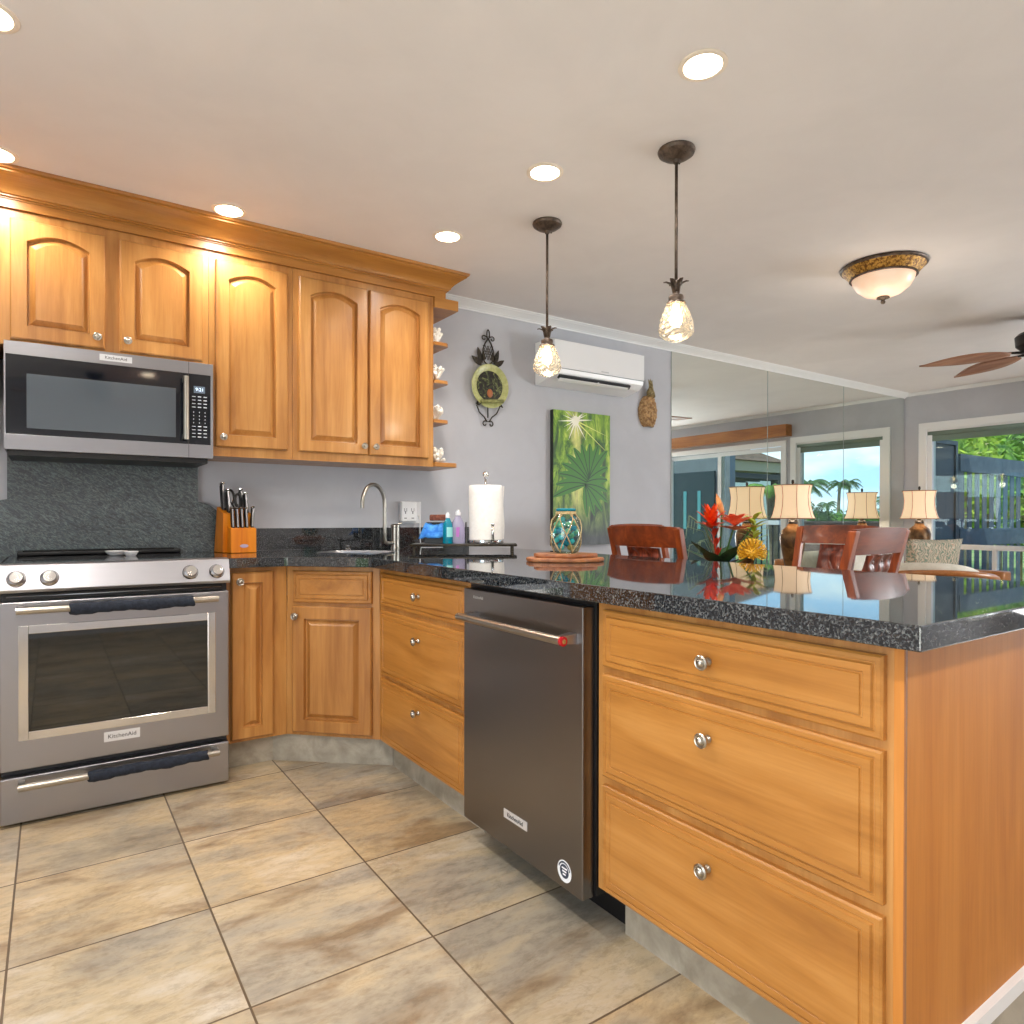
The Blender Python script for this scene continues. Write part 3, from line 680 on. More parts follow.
b = NB(); lathe(b, [(.016, 0), (.016, .006), (.010, .010), (.012, .022), (.0, .026)], (.135, -.245, .917), 18)
tag(obj('sink_hole_cap', b, CHROME, smooth=40), 'small chrome cap on the counter behind the sink', 'cap')
fp = Vector((.450, -.150, .917))
t = thing('faucet', 'brushed nickel gooseneck faucet standing in the counter corner behind the sink', 'faucet', fp)
b = NB(); lathe(b, [(.027, 0), (.027, .004), (.0245, .006), (.0245, .118), (.027, .120), (.027, .130), (.020, .136), (0, .138)], fp, 28); obj('faucet_base', b, NICKEL, t, smooth=35)
du = Vector((-.78, -.45, 0)).normalized()
pts = [fp + du * .0 + Vector((0, 0, .030)), fp + du * .075 + Vector((0, 0, .030)), fp + du * .092 + Vector((0, 0, .036)), fp + du * .100 + Vector((0, 0, .055))]
pts += [fp + du * .100 + Vector((0, 0, z)) for z in (.12, .18, .245)]
for k in range(1, 13):
    a = R(180 - k * 14.5); pts.append(fp + du * (.100 + .098 + .098 * math.cos(a)) + Vector((0, 0, .245 + .105 * math.sin(a))))
pts.append(pts[-1] + Vector((0, 0, -.035)))
b = tube(NB(), pts, .0105, 14); obj('spout', b, NICKEL, t, smooth=35)
b = NB(); q = fp + Vector((.01, 0, .125)); tube(b, [q, q + Vector((.012, .0, .012)), q + Vector((.03, .0, .018))], [.006, .005, .004], 8); obj('lever', b, NICKEL, t, smooth=35)

# ---------------------------------------------------------------- outlet, adapter, cord
t = thing('wall_outlet', 'white wall outlet plate above the granite strip right of the faucet', 'outlet', (.62, 0, 1.06))
b = NB(); rbox(b, .560, .685, -.006, -.0005, 1.055, 1.185, .002, 2); obj('cover_plate', b, WHITEP, t)
t = thing('outlet_adapter', 'white plug-in outlet adapter with side-by-side sockets and a blue light', 'outlet adapter', (.595, -.02, 1.06))
b = NB(); rbox(b, .540, .640, -.044, -.0065, 1.065, 1.185, .008, 3); ad = obj('adapter_body', b, WHITEP, t)
SLOT = mat('slot_grey', (110, 112, 120), .5)
for cx_ in (.565, .612):
    b = NB()
    for dx in (-.008, .008): box(b, cx_ + dx - .0015, cx_ + dx + .0015, -.0446, -.0435, 1.128, 1.145)
    box(b, cx_ - .008, cx_ + .008, -.0446, -.0435, 1.126, 1.128); box(b, cx_ - .003, cx_ + .003, -.0446, -.0435, 1.112, 1.126)
    obj('socket', b, SLOT, ad)
    obj('indicator', box(NB(), cx_ - .008, cx_ + .008, -.0446, -.0435, 1.084, 1.089), SLOT, ad)
b = tube(NB(), [(.668, -.008, 1.10), (.668, -.028, 1.07), (.667, -.030, 1.0), (.669, -.030, .95), (.672, -.034, .9215), (.72, -.06, .9215), (.80, -.07, .9215)], .0032, 8)
tag(obj('power_cord', b, WHITEP), 'thin white power cord hanging from the outlet down to the counter', 'cord')
for x0_ in (.045,):
    pass

# ---------------------------------------------------------------- knife block
kb = Vector((-.405, -.150, .917)); kr = R(6)
t = thing('knife_block', 'orange-brown wooden knife block on the granite counter beside the range', 'knife block', kb, kr)
def loc_prism(prof, x0, x1):
    b = NB(); A = [b.verts.new((x0, y, z)) for y, z in prof]; C_ = [b.verts.new((x1, y, z)) for y, z in prof]
    b.faces.new(A); b.faces.new(C_[::-1])
    for i in range(len(A)): b.faces.new((A[i], A[(i + 1) % len(A)], C_[(i + 1) % len(A)], C_[i]))
    return b
obj('main_block', loc_prism([(-.035, .0005), (.100, .0005), (.055, .225), (-.045, .190)], -.074, .060), KNIFEW, t, local=True, bevel=.003)
fb = obj('front_block', loc_prism([(-.100, .0005), (-.0355, .0005), (-.041, .130), (-.097, .118)], -.056, .066), KNIFEW, t, local=True, bevel=.003)
b = NB(); lathe(b, [(.020, 0), (.020, .0015), (0, .0016)], (.006, -.0998, .034), 20, M=Matrix.Rotation(PI / 2, 4, 'X') @ Matrix.Diagonal((1, .42, 1, 1))); obj('oval_label', b, mat('label_lilac', (176, 160, 190), .4), fb, local=True)
HND = mat('knife_handle_steel', (150, 150, 154), .3, .9)
kg = thing
def knife(x, y, z, ln, w_, lab, black=True, tilt=-.22, lean=0):
    Mk = Matrix.Translation(kb) @ Matrix.Rotation(kr, 4, 'Z') @ Matrix.Translation((x, y, z)) @ Matrix.Rotation(tilt, 4, 'X') @ Matrix.Rotation(lean, 4, 'Y')
    # local z along handle; tilt leans the handle away from camera upwards
    o = Mk.translation.copy()
    k = thing('knife', lab, 'knife', o, 0, 'knives in the block')
    b = NB(); rbox(b, -w_ / 2, w_ / 2, -w_ * .8, w_ * .8, -.012, ln * .92, w_ * .35, 2, M=Mk); obj('handle', b, BLACK if black else HND, k)
    b = NB(); rbox(b, -w_ / 2 - .001, w_ / 2 + .001, -w_ * .85, w_ * .85, ln * .92, ln, w_ * .3, 2, M=Mk); obj('pommel', b, CHROME, k)
    b = NB(); rbox(b, -w_ * .25, w_ * .25, -w_ * .85, -w_ * .7, .002, ln * .9, w_ * .05, 1, M=Mk); obj('tang', b, HND, k)
for i, x in enumerate((-.038, -.016, .006, .028)):
    knife(x, -.070, .122, .100, .014, ['steak knife in the low front row of the block, furthest left', 'steak knife in the low front row of the block, second from left', 'steak knife in the low front row of the block, third from left', 'steak knife in the low front row of the block, right of the other three'][i], tilt=-.16)
knife(-.052, .02, .212, .135, .020, 'large black-handled knife tallest at the upper left of the knife block')
knife(-.040, -.022, .198, .115, .018, 'large knife just in front of the tallest knife in the block')
knife(.036, .020, .212, .105, .018, 'medium knife behind the steak knives at the upper right of the block')
knife(.044, -.022, .200, .095, .017, 'medium knife in front of the upper right knife of the block')
knife(.056, -.062, .124, .105, .015, 'knife leaning at the far right corner of the block', lean=.12)
# scissors
Mk = Matrix.Translation(kb) @ Matrix.Rotation(kr, 4, 'Z') @ Matrix.Translation((-.002, .0, .205)) @ Matrix.Rotation(-.22, 4, 'X')
b = NB()
for s in (-1, 1):
    pts = [Mk @ Vector((s * .017 + .015 * math.cos(2 * PI * k / 16), 0, .060 + .034 * math.sin(2 * PI * k / 16) + s * -.010)) for k in range(16)]
    tube(b, pts, .0065, 8, closed=True)
    tube(b, [Mk @ Vector((s * .012, 0, .032)), Mk @ Vector((s * .003, 0, .0)), Mk @ Vector((0, 0, -.015))], .005, 8)
tag(obj('scissors', b, BLACK, smooth=0), 'black-handled kitchen scissors standing in the knife block', 'scissors')

# ---------------------------------------------------------------- tray with soap caddy and paper towels
tc_ = Vector((.627, -.614, .917))
ta = R(-34)
def TM(x, y, z=0, rz=0): return Matrix.Translation(tc_) @ Matrix.Rotation(ta, 4, 'Z') @ Matrix.Translation((x, y, z)) @ Matrix.Rotation(rz, 4, 'Z')
t = thing('counter_tray', 'low dark metal rack tray holding soap and paper towels near the outlet', 'tray', tc_)
b = NB(); 
for s in (-1, 1):
    tube(b, [TM(-.27, s * .09, .031) @ Vector((0, 0, 0)), TM(.27, s * .09, .031).translation], .005, 8)
    tube(b, [TM(s * .27, -.09, .031).translation, TM(s * .27, .09, .031).translation], .005, 8)
for k in range(11): x = -.25 + k * .05; tube(b, [TM(x, -.09, .031).translation, TM(x, .09, .031).translation], .003, 6)
obj('wire_frame', b, IRON, t)
b = NB(); box(b, -.262, .262, -.085, .085, .0345, .0375, M=TM(0, 0)); obj('tray_plate', b, blotch('tray_dark', (30, 30, 32), (80, 76, 70), 50, .3), t)
for sx in (-1, 1):
    for sy in (-1, 1):
        b = NB(); p = TM(sx * .25, sy * .08).translation; lathe(b, [(.008, .0005), (.008, .026), (0, .027)], p, 10); obj('foot', b, IRON, t)
TZ = .0380
b = NB(); Mc = TM(-.120, .022, TZ)
for q in ((-.085, .085, -.04, -.036, .0, .05), (-.085, .085, .036, .04, 0, .11), (-.085, -.081, -.036, .036, 0, .08), (.081, .085, -.036, .036, 0, .08), (-.081, .081, -.036, .036, 0, .004)): box(b, *q, M=Mc)
tag(obj('sink_caddy', b, BLACK), 'black sink caddy box on the tray holding a blue cloth', 'caddy')
b = NB(); nn = 14; V = [[None] * (nn + 1) for _ in range(nn + 1)]
for i in range(nn + 1):
    for j in range(nn + 1):
        x = -.065 + .135 * i / nn; y = -.050 + .100 * j / nn
        top = .098 + .006 * math.sin(i * .6) + .014 * noise.noise(Vector((i * .4, j * .35, 2)))
        z = top - (max(0, (.22 - j / nn)) ** .7) * .20 - (max(0, .2 - i / nn)) * .3
        V[i][j] = b.verts.new(TM(-.168, .022, TZ) @ Vector((x, y - (.010 if j < 2 else 0), max(.030, z))))
for i in range(nn):
    for j in range(nn): b.faces.new((V[i][j], V[i + 1][j], V[i + 1][j + 1], V[i][j + 1]))
o = obj('dish_cloth', b, blotch('blue_cloth', (30, 110, 205), (80, 160, 235), 30, .8), smooth=0); md = o.modifiers.new('s', 'SOLIDIFY'); md.thickness = .006
tag(o, 'bright blue folded dish cloth draped over the black sink caddy', 'cloth')
b = NB(); rbox(b, -.052, .052, -.02, .02, .0, .032, .006, 2, M=TM(-.130, .025, TZ + .118)); tag(obj('scrub_sponge', b, blotch('brown_scrub', (90, 46, 34), (140, 84, 66), 80, .9)), 'brown scrub pad lying on top of the blue cloth', 'sponge')
def bottle(name, x, y, prof, liquid, mt, cap, lab, labcol, sx=1.0, hcap=.03):
    Mb = TM(x, y, TZ); t = thing(name, lab, 'bottle', Mb.translation)
    b = NB(); lathe(b, prof, Mb.translation, 24, M=Matrix.Rotation(ta, 4, 'Z') @ Matrix.Diagonal((1, sx, 1, 1))); obj('bottle_body', b, mt, t, smooth=50)
    zt = prof[-1][1]; rr = max(prof[-1][0], .009)
    b = NB(); lathe(b, [(rr + .002, zt + .0003), (rr + .002, zt + hcap * .6), (rr * .7, zt + hcap * .7), (rr * .6, zt + hcap), (0, zt + hcap)], Mb.translation, 18); obj('cap', b, cap, t, smooth=35)
    b = NB(); r0 = prof[3][0] * 1.004
    for k in range(9):
        a0, a1 = R(-130 + k * 10), R(-120 + k * 10)
        q = [Mb.translation + Vector((r0 * math.cos(a), sx * r0 * math.sin(a), z)) for a, z in ((a0, .035), (a1, .035), (a1, .085), (a0, .085))]
        b.faces.new([b.verts.new(p) for p in q])
    obj('label', b, labcol, t)
bottle('dish_soap', -.082, -.045, [(.0, .0), (.024, .0), (.026, .006), (.026, .05), (.024, .10), (.013, .125), (.010, .132)], None, mat('teal_liquid', (0, 150, 180), .12, trans=.3), WHITEP, 'teal dish soap bottle with white cap beside the blue cloth', mat('label_teal', (150, 225, 225), .4))
bottle('hand_soap', -.030, -.030, [(.0, .0), (.034, .0), (.037, .008), (.036, .06), (.034, .10), (.016, .135), (.012, .145)], None, mat('clear_lavender', (208, 204, 236), .08, trans=.5), mat('clear_cap', (232, 234, 240), .2), 'clear lavender soap bottle between the teal bottle and the paper towels', mat('label_violet', (190, 120, 200), .4), .7)
b = NB(); box(b, .006, .011, -.02, .06, 0, .11, M=TM(0, 0, TZ)); tag(obj('dark_board', b, BLACK), 'thin black upright panel between the soap bottles and the paper towels', 'board')
pt = TM(.112, -.002, TZ).translation
t = thing('paper_towel_holder', 'chrome paper towel holder with round base and short side arm on the tray', 'paper towel holder', pt)
b = NB(); lathe(b, [(0, 0), (.092, 0), (.094, .004), (.092, .018), (.088, .020), (.03, .021), (0, .021)], pt, 36); obj('base', b, CHROME, t, smooth=35)
b = NB(); tube(b, [pt + Vector((0, 0, .0215)), pt + Vector((0, 0, .345))], .006, 12); obj('rod', b, CHROME, t)
b = NB(); ball(b, pt + Vector((0, 0, .360)), .017); lathe(b, [(.009, .335), (.009, .345), (0, .346)], pt, 16); obj('finial', b, CHROME, t)
sa = pt + Vector((-.058, -.072, 0)) ; sa = pt + Vector((-.02, -.098, 0))
b = NB(); tube(b, [sa + Vector((0, 0, .012)), sa + Vector((0, 0, .095))], .007, 12); ball(b, sa + Vector((0, 0, .10)), .010); obj('side_arm', b, CHROME, t)
b = NB(); rr_ = .087
def tw(a, j, n): return 1 + .012 * math.sin(3 * a + j * .7) 
lathe(b, [(.0225, .0), (rr_, .0)] + [(rr_, .01 + .265 * k / 8) for k in range(9)] + [(rr_ - .003, .280), (.0225, .280), (.0225, 0.0)], pt + Vector((0, 0, .0218)), 36, fn=tw)
for k in range(1): # loose end sheet
    A = []
    for i in range(9):
        z = .002 + .276 * i / 8; wv = .010 + .010 * math.sin(i * .9)
        A.append([b.verts.new(pt + Vector((rr_ * math.cos(R(-35 + 0)) + .000, rr_ * math.sin(R(-35)) - .001, .0218 + z))), b.verts.new(pt + Vector((rr_ * .98 + .016, -.012 - wv, .0218 + z))) if 0 else b.verts.new(pt + Vector((rr_ * 1.12 + wv * .4, -.020, .0218 + z)))])
    for p_, q_ in zip(A, A[1:]): b.faces.new((p_[0], p_[1], q_[1], q_[0]))
tag(obj('paper_towel_roll', b, blotch('paper', (243, 241, 237), (250, 248, 245), 60, .9), smooth=40), 'tall white roll of paper towels standing on the chrome holder', 'paper towels')

# ---------------------------------------------------------------- leaf boards and sea glass jar
jc = Vector((.505, -1.585, .917))
def leaf_board(z, L_, W_, c, lab, rz):
    b = NB(); pts = []
    n = 40
    for k in range(n):
        a = 2 * PI * k / n; r_ = 1 + .05 * math.cos(5 * a) + .03 * math.sin(9 * a)
        pts.append((c.x + math.cos(a + rz) * 0 + (L_ / 2 * r_ * math.cos(a)) * math.cos(rz) - (W_ / 2 * r_ * math.sin(a)) * math.sin(rz), c.y + (L_ / 2 * r_ * math.cos(a)) * math.sin(rz) + (W_ / 2 * r_ * math.sin(a)) * math.cos(rz)))
    prism(b, pts, z, z + .016); tag(obj('wooden_board', b, BOARDW, bevel=.005), lab, 'board', 'stacked wooden boards under the jar')
leaf_board(.9173, .300, .20, jc + Vector((0, 0, 0)), 'larger wavy-edged wooden board lying on the counter under the jar', R(-34))
leaf_board(.9336, .245, .165, jc + Vector((.004, .0, 0)), 'smaller wooden board stacked on the larger board under the jar', R(-34))
jb = jc + Vector((.008, -.002, .0330))
t = thing('sea_glass_jar', 'round glass jar wrapped in tan rope netting on the wooden boards', 'jar', jb)
jp = [(.0, .0), (.036, .0), (.044, .004), (.057, .034), (.062, .066), (.061, .098), (.053, .130), (.036, .150), (.033, .158), (.036, .166)]
b = NB(); lathe(b, jp, jb, 32)
o = obj('glass_body', b, JARGL, t, smooth=60)
b = NB(); lathe(b, [(.037, .164), (.040, .167), (.040, .171), (.036, .174), (.033, .170), (.034, .165)], jb, 24); obj('teal_rim', b, mat('teal_glass', (20, 130, 150), .15), t, smooth=50)
ROPE = blotch('rope', (176, 150, 100), (214, 190, 144), 120, .9)
def jr(z):
    for (r0, z0), (r1, z1) in zip(jp[2:], jp[3:]):
        if z0 <= z <= z1: return r0 + (r1 - r0) * (z - z0) / (z1 - z0)
    return jp[-1][0] if z > .1 else .042
b = NB()
for s in (-1, 1):
    for k in range(6):
        pts = []
        for i in range(22):
            z = .004 + .148 * i / 21; a = 2 * PI * k / 6 + s * 1.15 * i / 21 + .4; r_ = jr(z) + .0022; pts.append(jb + Vector((r_ * math.cos(a), r_ * math.sin(a), z)))
        tube(b, pts, .0019, 6)
for z in (.154, .159): tube(b, [jb + Vector((.038 * math.cos(2 * PI * k / 24), .038 * math.sin(2 * PI * k / 24), z)) for k in range(24)], .0032, 6, closed=True)
obj('rope_net', b, ROPE, t)
TEAL = [mat('sea_glass_teal', (0, 140, 170), .25, emit=0), mat('sea_glass_aqua', (70, 205, 215), .25), mat('sea_glass_green', (110, 190, 150), .3), mat('sea_glass_sand', (150, 140, 80), .5)]
spots = []
for k in range(900):
    z = rnd.uniform(.016, .138); rmax = jr(z) - .018; a = rnd.uniform(0, 2 * PI); r_ = rmax * math.sqrt(rnd.uniform(0.2, 1)); p = Vector((r_ * math.cos(a), r_ * math.sin(a), z))
    if all((p - q).length > .0238 for q in spots): spots.append(p)
proto = None
for k, p in enumerate(spots):
    b = NB(); ball(b, (0, 0, 0), .0135, (1.0, .8, .85), 1)
    for v in b.verts: v.co *= 1 + .12 * noise.noise(v.co * 200 + Vector((k, 0, 0)))
    o = obj('sea_glass_piece', b, TEAL[3] if p.z < .022 else TEAL[k % 3], local=True, smooth=0); o.location = jb + p; o.rotation_euler = (k, k * 2, k * .7)
    tag(o, 'piece of blue-green sea glass inside the rope-netted jar', 'sea glass', 'sea glass pieces in the netted jar')

# ---------------------------------------------------------------- recessed lights
def can(i, x, y, lab, vis=True):
    t = thing('recessed_light', lab, 'ceiling light', (x, y, CH), group='round recessed ceiling lights')
    b = NB(); lathe(b, [(.072, -.0002), (.072, -.004), (.065, -.007), (.057, -.006), (.055, -.0002)], (x, y, CH), 36); obj('trim_ring', b, mat('can_trim', (240, 228, 214), .5), t, smooth=35)
    b = NB(); lathe(b, [(.055, -.0015), (.055, -.0040), (0, -.0042)], (x, y, CH), 36); obj('lens', b, GLOW, t)
    l = bpy.data.lights.new('recessed_lamp', 'SPOT'); l.energy = 22 if i < 6 else 38; l.shadow_soft_size = .05; l.spot_size = R(155); l.spot_blend = .7; l.color = (1, .94, .88)
    lo = bpy.data.objects.new('recessed_lamp', l); COL.objects.link(lo); lo.location = (0, 0, -.055); lo.parent = t
LABS = ['recessed ceiling light nearest the camera, left of the taller-looking pendant', 'recessed ceiling light just left of the far pendant canopy', 'recessed ceiling light above the right end of the wall cabinets', 'recessed ceiling light in front of the cabinets, above the single tall door', 'recessed ceiling light cut by the left photo edge, nearest the cabinet molding', 'recessed ceiling light in the upper left corner of the photo', 'recessed ceiling light above the kitchen floor in front of the range, out of view', 'recessed ceiling light above the near peninsula end, out of view', 'recessed ceiling light above the left side behind the camera, out of view', 'recessed ceiling light added for fill behind the camera, out of view', 'recessed ceiling light added for fill at the rear left of the kitchen, out of view', 'recessed ceiling light added for fill at the rear right of the kitchen, out of view']
for i, (x, y) in enumerate(CANS): can(i, x, y, LABS[i])

# ---------------------------------------------------------------- pineapple pendants
def pendant(x, y, lab):
    t = thing('pendant_light', lab, 'pendant light', (x, y, CH), group='pineapple glass pendants')
    c = (x, y, CH)
    b = NB(); lathe(b, [(.0, -.0005), (.066, -.0005), (.068, -.006), (.064, -.016), (.054, -.022), (.050, -.026), (.030, -.034), (.014, -.038), (.010, -.050), (0, -.051)], c, 36)
    for k in range(3): a = 2 * PI * k / 3 + .5; ball(b, (x + .045 * math.cos(a), y + .045 * math.sin(a), CH - .028), .005, sub=1)
    obj('canopy', b, BRONZE, t, smooth=35)
    b = tube(NB(), [(x, y, CH - .048), (x, y, 1.958)], .0058, 10); obj('rod', b, BRONZE, t)
    b = NB(); lathe(b, [(.0, 1.965), (.008, 1.963), (.012, 1.952), (.011, 1.935), (.010, 1.925), (.012, 1.912), (.026, 1.906), (.028, 1.898), (.026, 1.886), (.034, 1.882), (.036, 1.876), (.0, 1.874)], (x, y, 0), 24); cr_ = obj('socket_cap', b, BRONZE, t, smooth=35)
    b = NB()
    for k in range(6):
        a = 2 * PI * k / 6 + .25; d = Vector((math.cos(a), math.sin(a), 0)); s = Vector((-math.sin(a), math.cos(a), 0)); rows = []
        for j, (r_, z, w_) in enumerate([(.009, 1.920, .009), (.012, 1.942, .012), (.022, 1.956, .011), (.036, 1.962, .007), (.046, 1.960, .001)]):
            rows.append([b.verts.new(Vector((x, y, z)) + d * r_ + s * w_ * q + Vector((0, 0, -abs(q) * .002))) for q in (-1, 0, 1)])
        for A, C_ in zip(rows, rows[1:]):
            for i in range(2): b.faces.new((A[i], A[i + 1], C_[i + 1], C_[i]))
    o = obj('leaf_crown', b, BRONZE, t, smooth=0); md = o.modifiers.new('s', 'SOLIDIFY'); md.thickness = .002
    b = NB(); prof = []
    NJ = 13
    for j in range(NJ + 1):
        s = j / NJ; z = 1.876 - .136 * s; r_ = .030 + .031 * math.sin(min(1, s * 1.05 + .02) * PI * .62) * 1.0
        if s > .72: r_ *= math.sqrt(max(.02, 1 - ((s - .72) / .28) ** 2 * .88))
        prof.append((r_, z))
    def fnn(a, j, n): return 1 + .07 * ((round(a * 22 / (2 * PI)) + j) % 2)
    lathe(b, prof, (x, y, 0), 22, fn=fnn); 
    bmesh.ops.delete(b, geom=[f for f in b.faces if len(f.verts) > 4], context='FACES_ONLY')
    obj('glass_shade', b, SHADEGL, t)
    b = NB(); lathe(b, [(.0, 1.874), (.011, 1.874), (.012, 1.862), (.020, 1.838), (.023, 1.818), (.019, 1.802), (.010, 1.793), (0, 1.791)], (x, y, 0), 20); obj('bulb', b, BULB, t, smooth=60)
    l = bpy.data.lights.new('pendant_lamp', 'POINT'); l.energy = 3.5; l.shadow_soft_size = .045; l.color = (1, .85, .65)
    lo = bpy.data.objects.new('pendant_lamp', l); COL.objects.link(lo); lo.location = (0, 0, 1.68 - CH); lo.parent = t
pendant(.732, -1.181, 'pineapple-shaped glass pendant hanging in front of the air conditioner')
pendant(.753, -1.930, 'pineapple-shaped glass pendant nearer the camera, hanging over the peninsula')

# ---------------------------------------------------------------- dome light
dx, dy = 2.545, -1.777
t = thing('dome_ceiling_light', 'flush alabaster dome ceiling light with wide ornate gold rim', 'ceiling light', (dx, dy, CH))
GOLD = blotch('antique_gold', (110, 68, 20), (206, 158, 72), 70, .45, metal=.35, stops=(.42, .56), bmp=.4)
b = NB(); lathe(b, [(.205, -.0005), (.210, -.008), (.206, -.014), (.198, -.018)], (dx, dy, CH), 48); obj('outer_rim', b, BRONZE, t, smooth=40)
b = NB(); lathe(b, [(.200, -.016), (.160, -.062), (.148, -.062), (.148, -.030)], (dx, dy, CH), 48); obj('gold_band', b, GOLD, t, smooth=40)
b = NB(); lathe(b, [(.162, -.060), (.164, -.066), (.156, -.070), (.150, -.066)], (dx, dy, CH), 48); obj('inner_rim', b, BRONZE, t, smooth=40)
b = NB(); lathe(b, [(.152, -.064), (.147, -.085), (.128, -.118), (.092, -.148), (.046, -.166), (0, -.171)], (dx, dy, CH), 48)
AL = mat('alabaster_glass', (250, 218, 192), .35, emit=.32, ecol=(255, 208, 168)); N, Lk, bb = nodes(AL)
f = noisy(N, Lk, coords(N, Lk, (1, 1, 1), kind='World'), 6, 5); Lk(ramp(N, Lk, f, [(.35, (255, 196, 150)), (.6, (255, 232, 210))]), bb.inputs['Emission Color'])
obj('glass_dome', b, AL, t, smooth=40)
b = NB(); lathe(b, [(0, -.168), (.030, -.168), (.032, -.174), (.014, -.180), (.008, -.186), (.012, -.194), (.010, -.202), (0, -.206)], (dx, dy, CH), 24); obj('finial', b, BRONZE, t, smooth=40)
l = bpy.data.lights.new('dome_lamp', 'POINT'); l.energy = 3.5; l.shadow_soft_size = .12; l.color = (1, .86, .7); lo = bpy.data.objects.new('dome_lamp', l); COL.objects.link(lo); lo.location = (0, 0, -.42); lo.parent = t

# ---------------------------------------------------------------- ceiling fan
fx, fy = 4.33, -1.92
t = thing('ceiling_fan', 'ceiling fan with long palm-leaf wooden blades at the right edge', 'ceiling fan', (fx, fy, CH))
b = NB(); lathe(b, [(0, -.0005), (.07, -.0005), (.075, -.02), (.05, -.05), (.015, -.055), (.013, -.10), (.05, -.105), (.13, -.11), (.15, -.13), (.145, -.19), (.10, -.235), (.05, -.255), (0, -.257)], (fx, fy, CH), 32); obj('motor_housing', b, mat('dark_bronze', (46, 42, 40), .4, .5), t, smooth=35)
for k, a in enumerate((118, 66, -8, -80, -160)):
    Mb = Matrix.Translation((fx, fy, CH - .235)) @ Matrix.Rotation(R(a), 4, 'Z') @ Matrix.Rotation(R(10), 4, 'X')
    b = NB(); rows = []
    for j in range(15):
        s = j / 14; x = .17 + .53 * s; w_ = .082 * math.sin(PI * min(1, (s * .93 + .07)) ** .9) + .002; rows.append([b.verts.new(Mb @ Vector((x, q * w_, .006 * (1 - abs(q)) - .03 * s * s))) for q in (-1, -.5, 0, .5, 1)])
    for A, C_ in zip(rows, rows[1:]):
        for i in range(4): b.faces.new((A[i], A[i + 1], C_[i + 1], C_[i]))
    o = obj('blade', b, FANW, t, smooth=0); md = o.modifiers.new('s', 'SOLIDIFY'); md.thickness = .008
    b = NB(); tube(b, [Mb @ Vector((.09, 0, .0)), Mb @ Vector((.15, 0, .004)), Mb @ Vector((.24, 0, .010))], [.012, .009, .006], 8); obj('blade_arm', b, MATS['dark_bronze'], t)

fan2 = copy_tree(t); fan2.location = (-.82, -4.55, CH); fan2.rotation_euler = (0, 0, R(35)); fan2['label'] = 'second wooden-bladed ceiling fan, seen only as a faint reflection in the microwave door'

# ---------------------------------------------------------------- air conditioner
t = thing('air_conditioner', 'white split air conditioner mounted high on the grey wall', 'air conditioner', (1.96, -.1, 1.98))
ax0, ax1 = 1.540, 2.364
prof = [(-.0015, 2.268), (-.175, 2.262), (-.198, 2.246), (-.205, 2.20), (-.205, 2.075), (-.196, 2.040), (-.16, 2.008), (-.05, 1.985), (-.0015, 1.980)]
b = NB(); extrude_profile(b, [Vector((0, y, z)) for y, z in prof], (ax0, 0, 0), (ax1, 0, 0)); obj('casing', b, WHITEP, t, bevel=.006)
b = NB(); rbox(b, ax0 + .004, ax1 - .004, -.2095, -.2045, 2.072, 2.250, .002, 2); obj('front_cover', b, WHITEP, t); obj('cover_seam', box(NB(), ax0 + .004, ax1 - .004, -.2062, -.2040, 2.0665, 2.0705), mat('seam_grey', (120, 124, 130), .6), t)
b = NB(); Mv = Matrix.Translation((0, -.183, 2.019)) @ Matrix.Rotation(R(-50), 4, 'X'); box(b, ax0 + .06, ax1 - .13, -.014, .014, -.014, .022, M=Mv); obj('air_outlet', b, mat('vent_dark', (40, 44, 50), .5), t)
b = NB(); Mv = Matrix.Translation((0, -.197, 2.004)) @ Matrix.Rotation(R(-24), 4, 'X'); rbox(b, ax0 + .055, ax1 - .15, -.004, .030, -.002, .002, .0015, 1, M=Mv); box(b, 1.93, 1.94, -.004, .02, -.004, .018, M=Mv); obj('flap', b, WHITEP, t)
b = NB()
for k in range(7): box(b, 1.950 + k * .010, 1.957 + k * .010, -.2102, -.2094, 2.082, 2.090)
obj('faint_logo', b, mat('logo_grey', (196, 200, 206), .5), t)

# ---------------------------------------------------------------- canvas picture
px0, px1, pz0, pz1 = 1.672, 2.192, .90, 1.829
M = mat('jungle_print', (60, 100, 20), .45); N, Lk, bb = nodes(M)
v = coords(N, Lk, (3, 1, .9), kind='World'); n1 = noisy(N, Lk, v, 3.4, 9, .7, 1.2)
colr = ramp(N, Lk, n1, [(.34, (22, 40, 18)), (.45, (58, 104, 22)), (.55, (130, 175, 36)), (.66, (206, 222, 96))])
g = N.new('ShaderNodeNewGeometry'); sp = N.new('ShaderNodeSeparateXYZ'); Lk(g.outputs['Position'], sp.inputs[0])
mr = N.new('ShaderNodeMapRange'); mr.inputs['From Min'].default_value = .95; mr.inputs['From Max'].default_value = 1.32; Lk(sp.outputs['Z'], mr.inputs[0])
dk = ramp(N, Lk, n1, [(.4, (20, 24, 34)), (.62, (62, 70, 72))]); colr = mixc(N, Lk, dk, colr, mr.outputs[0])
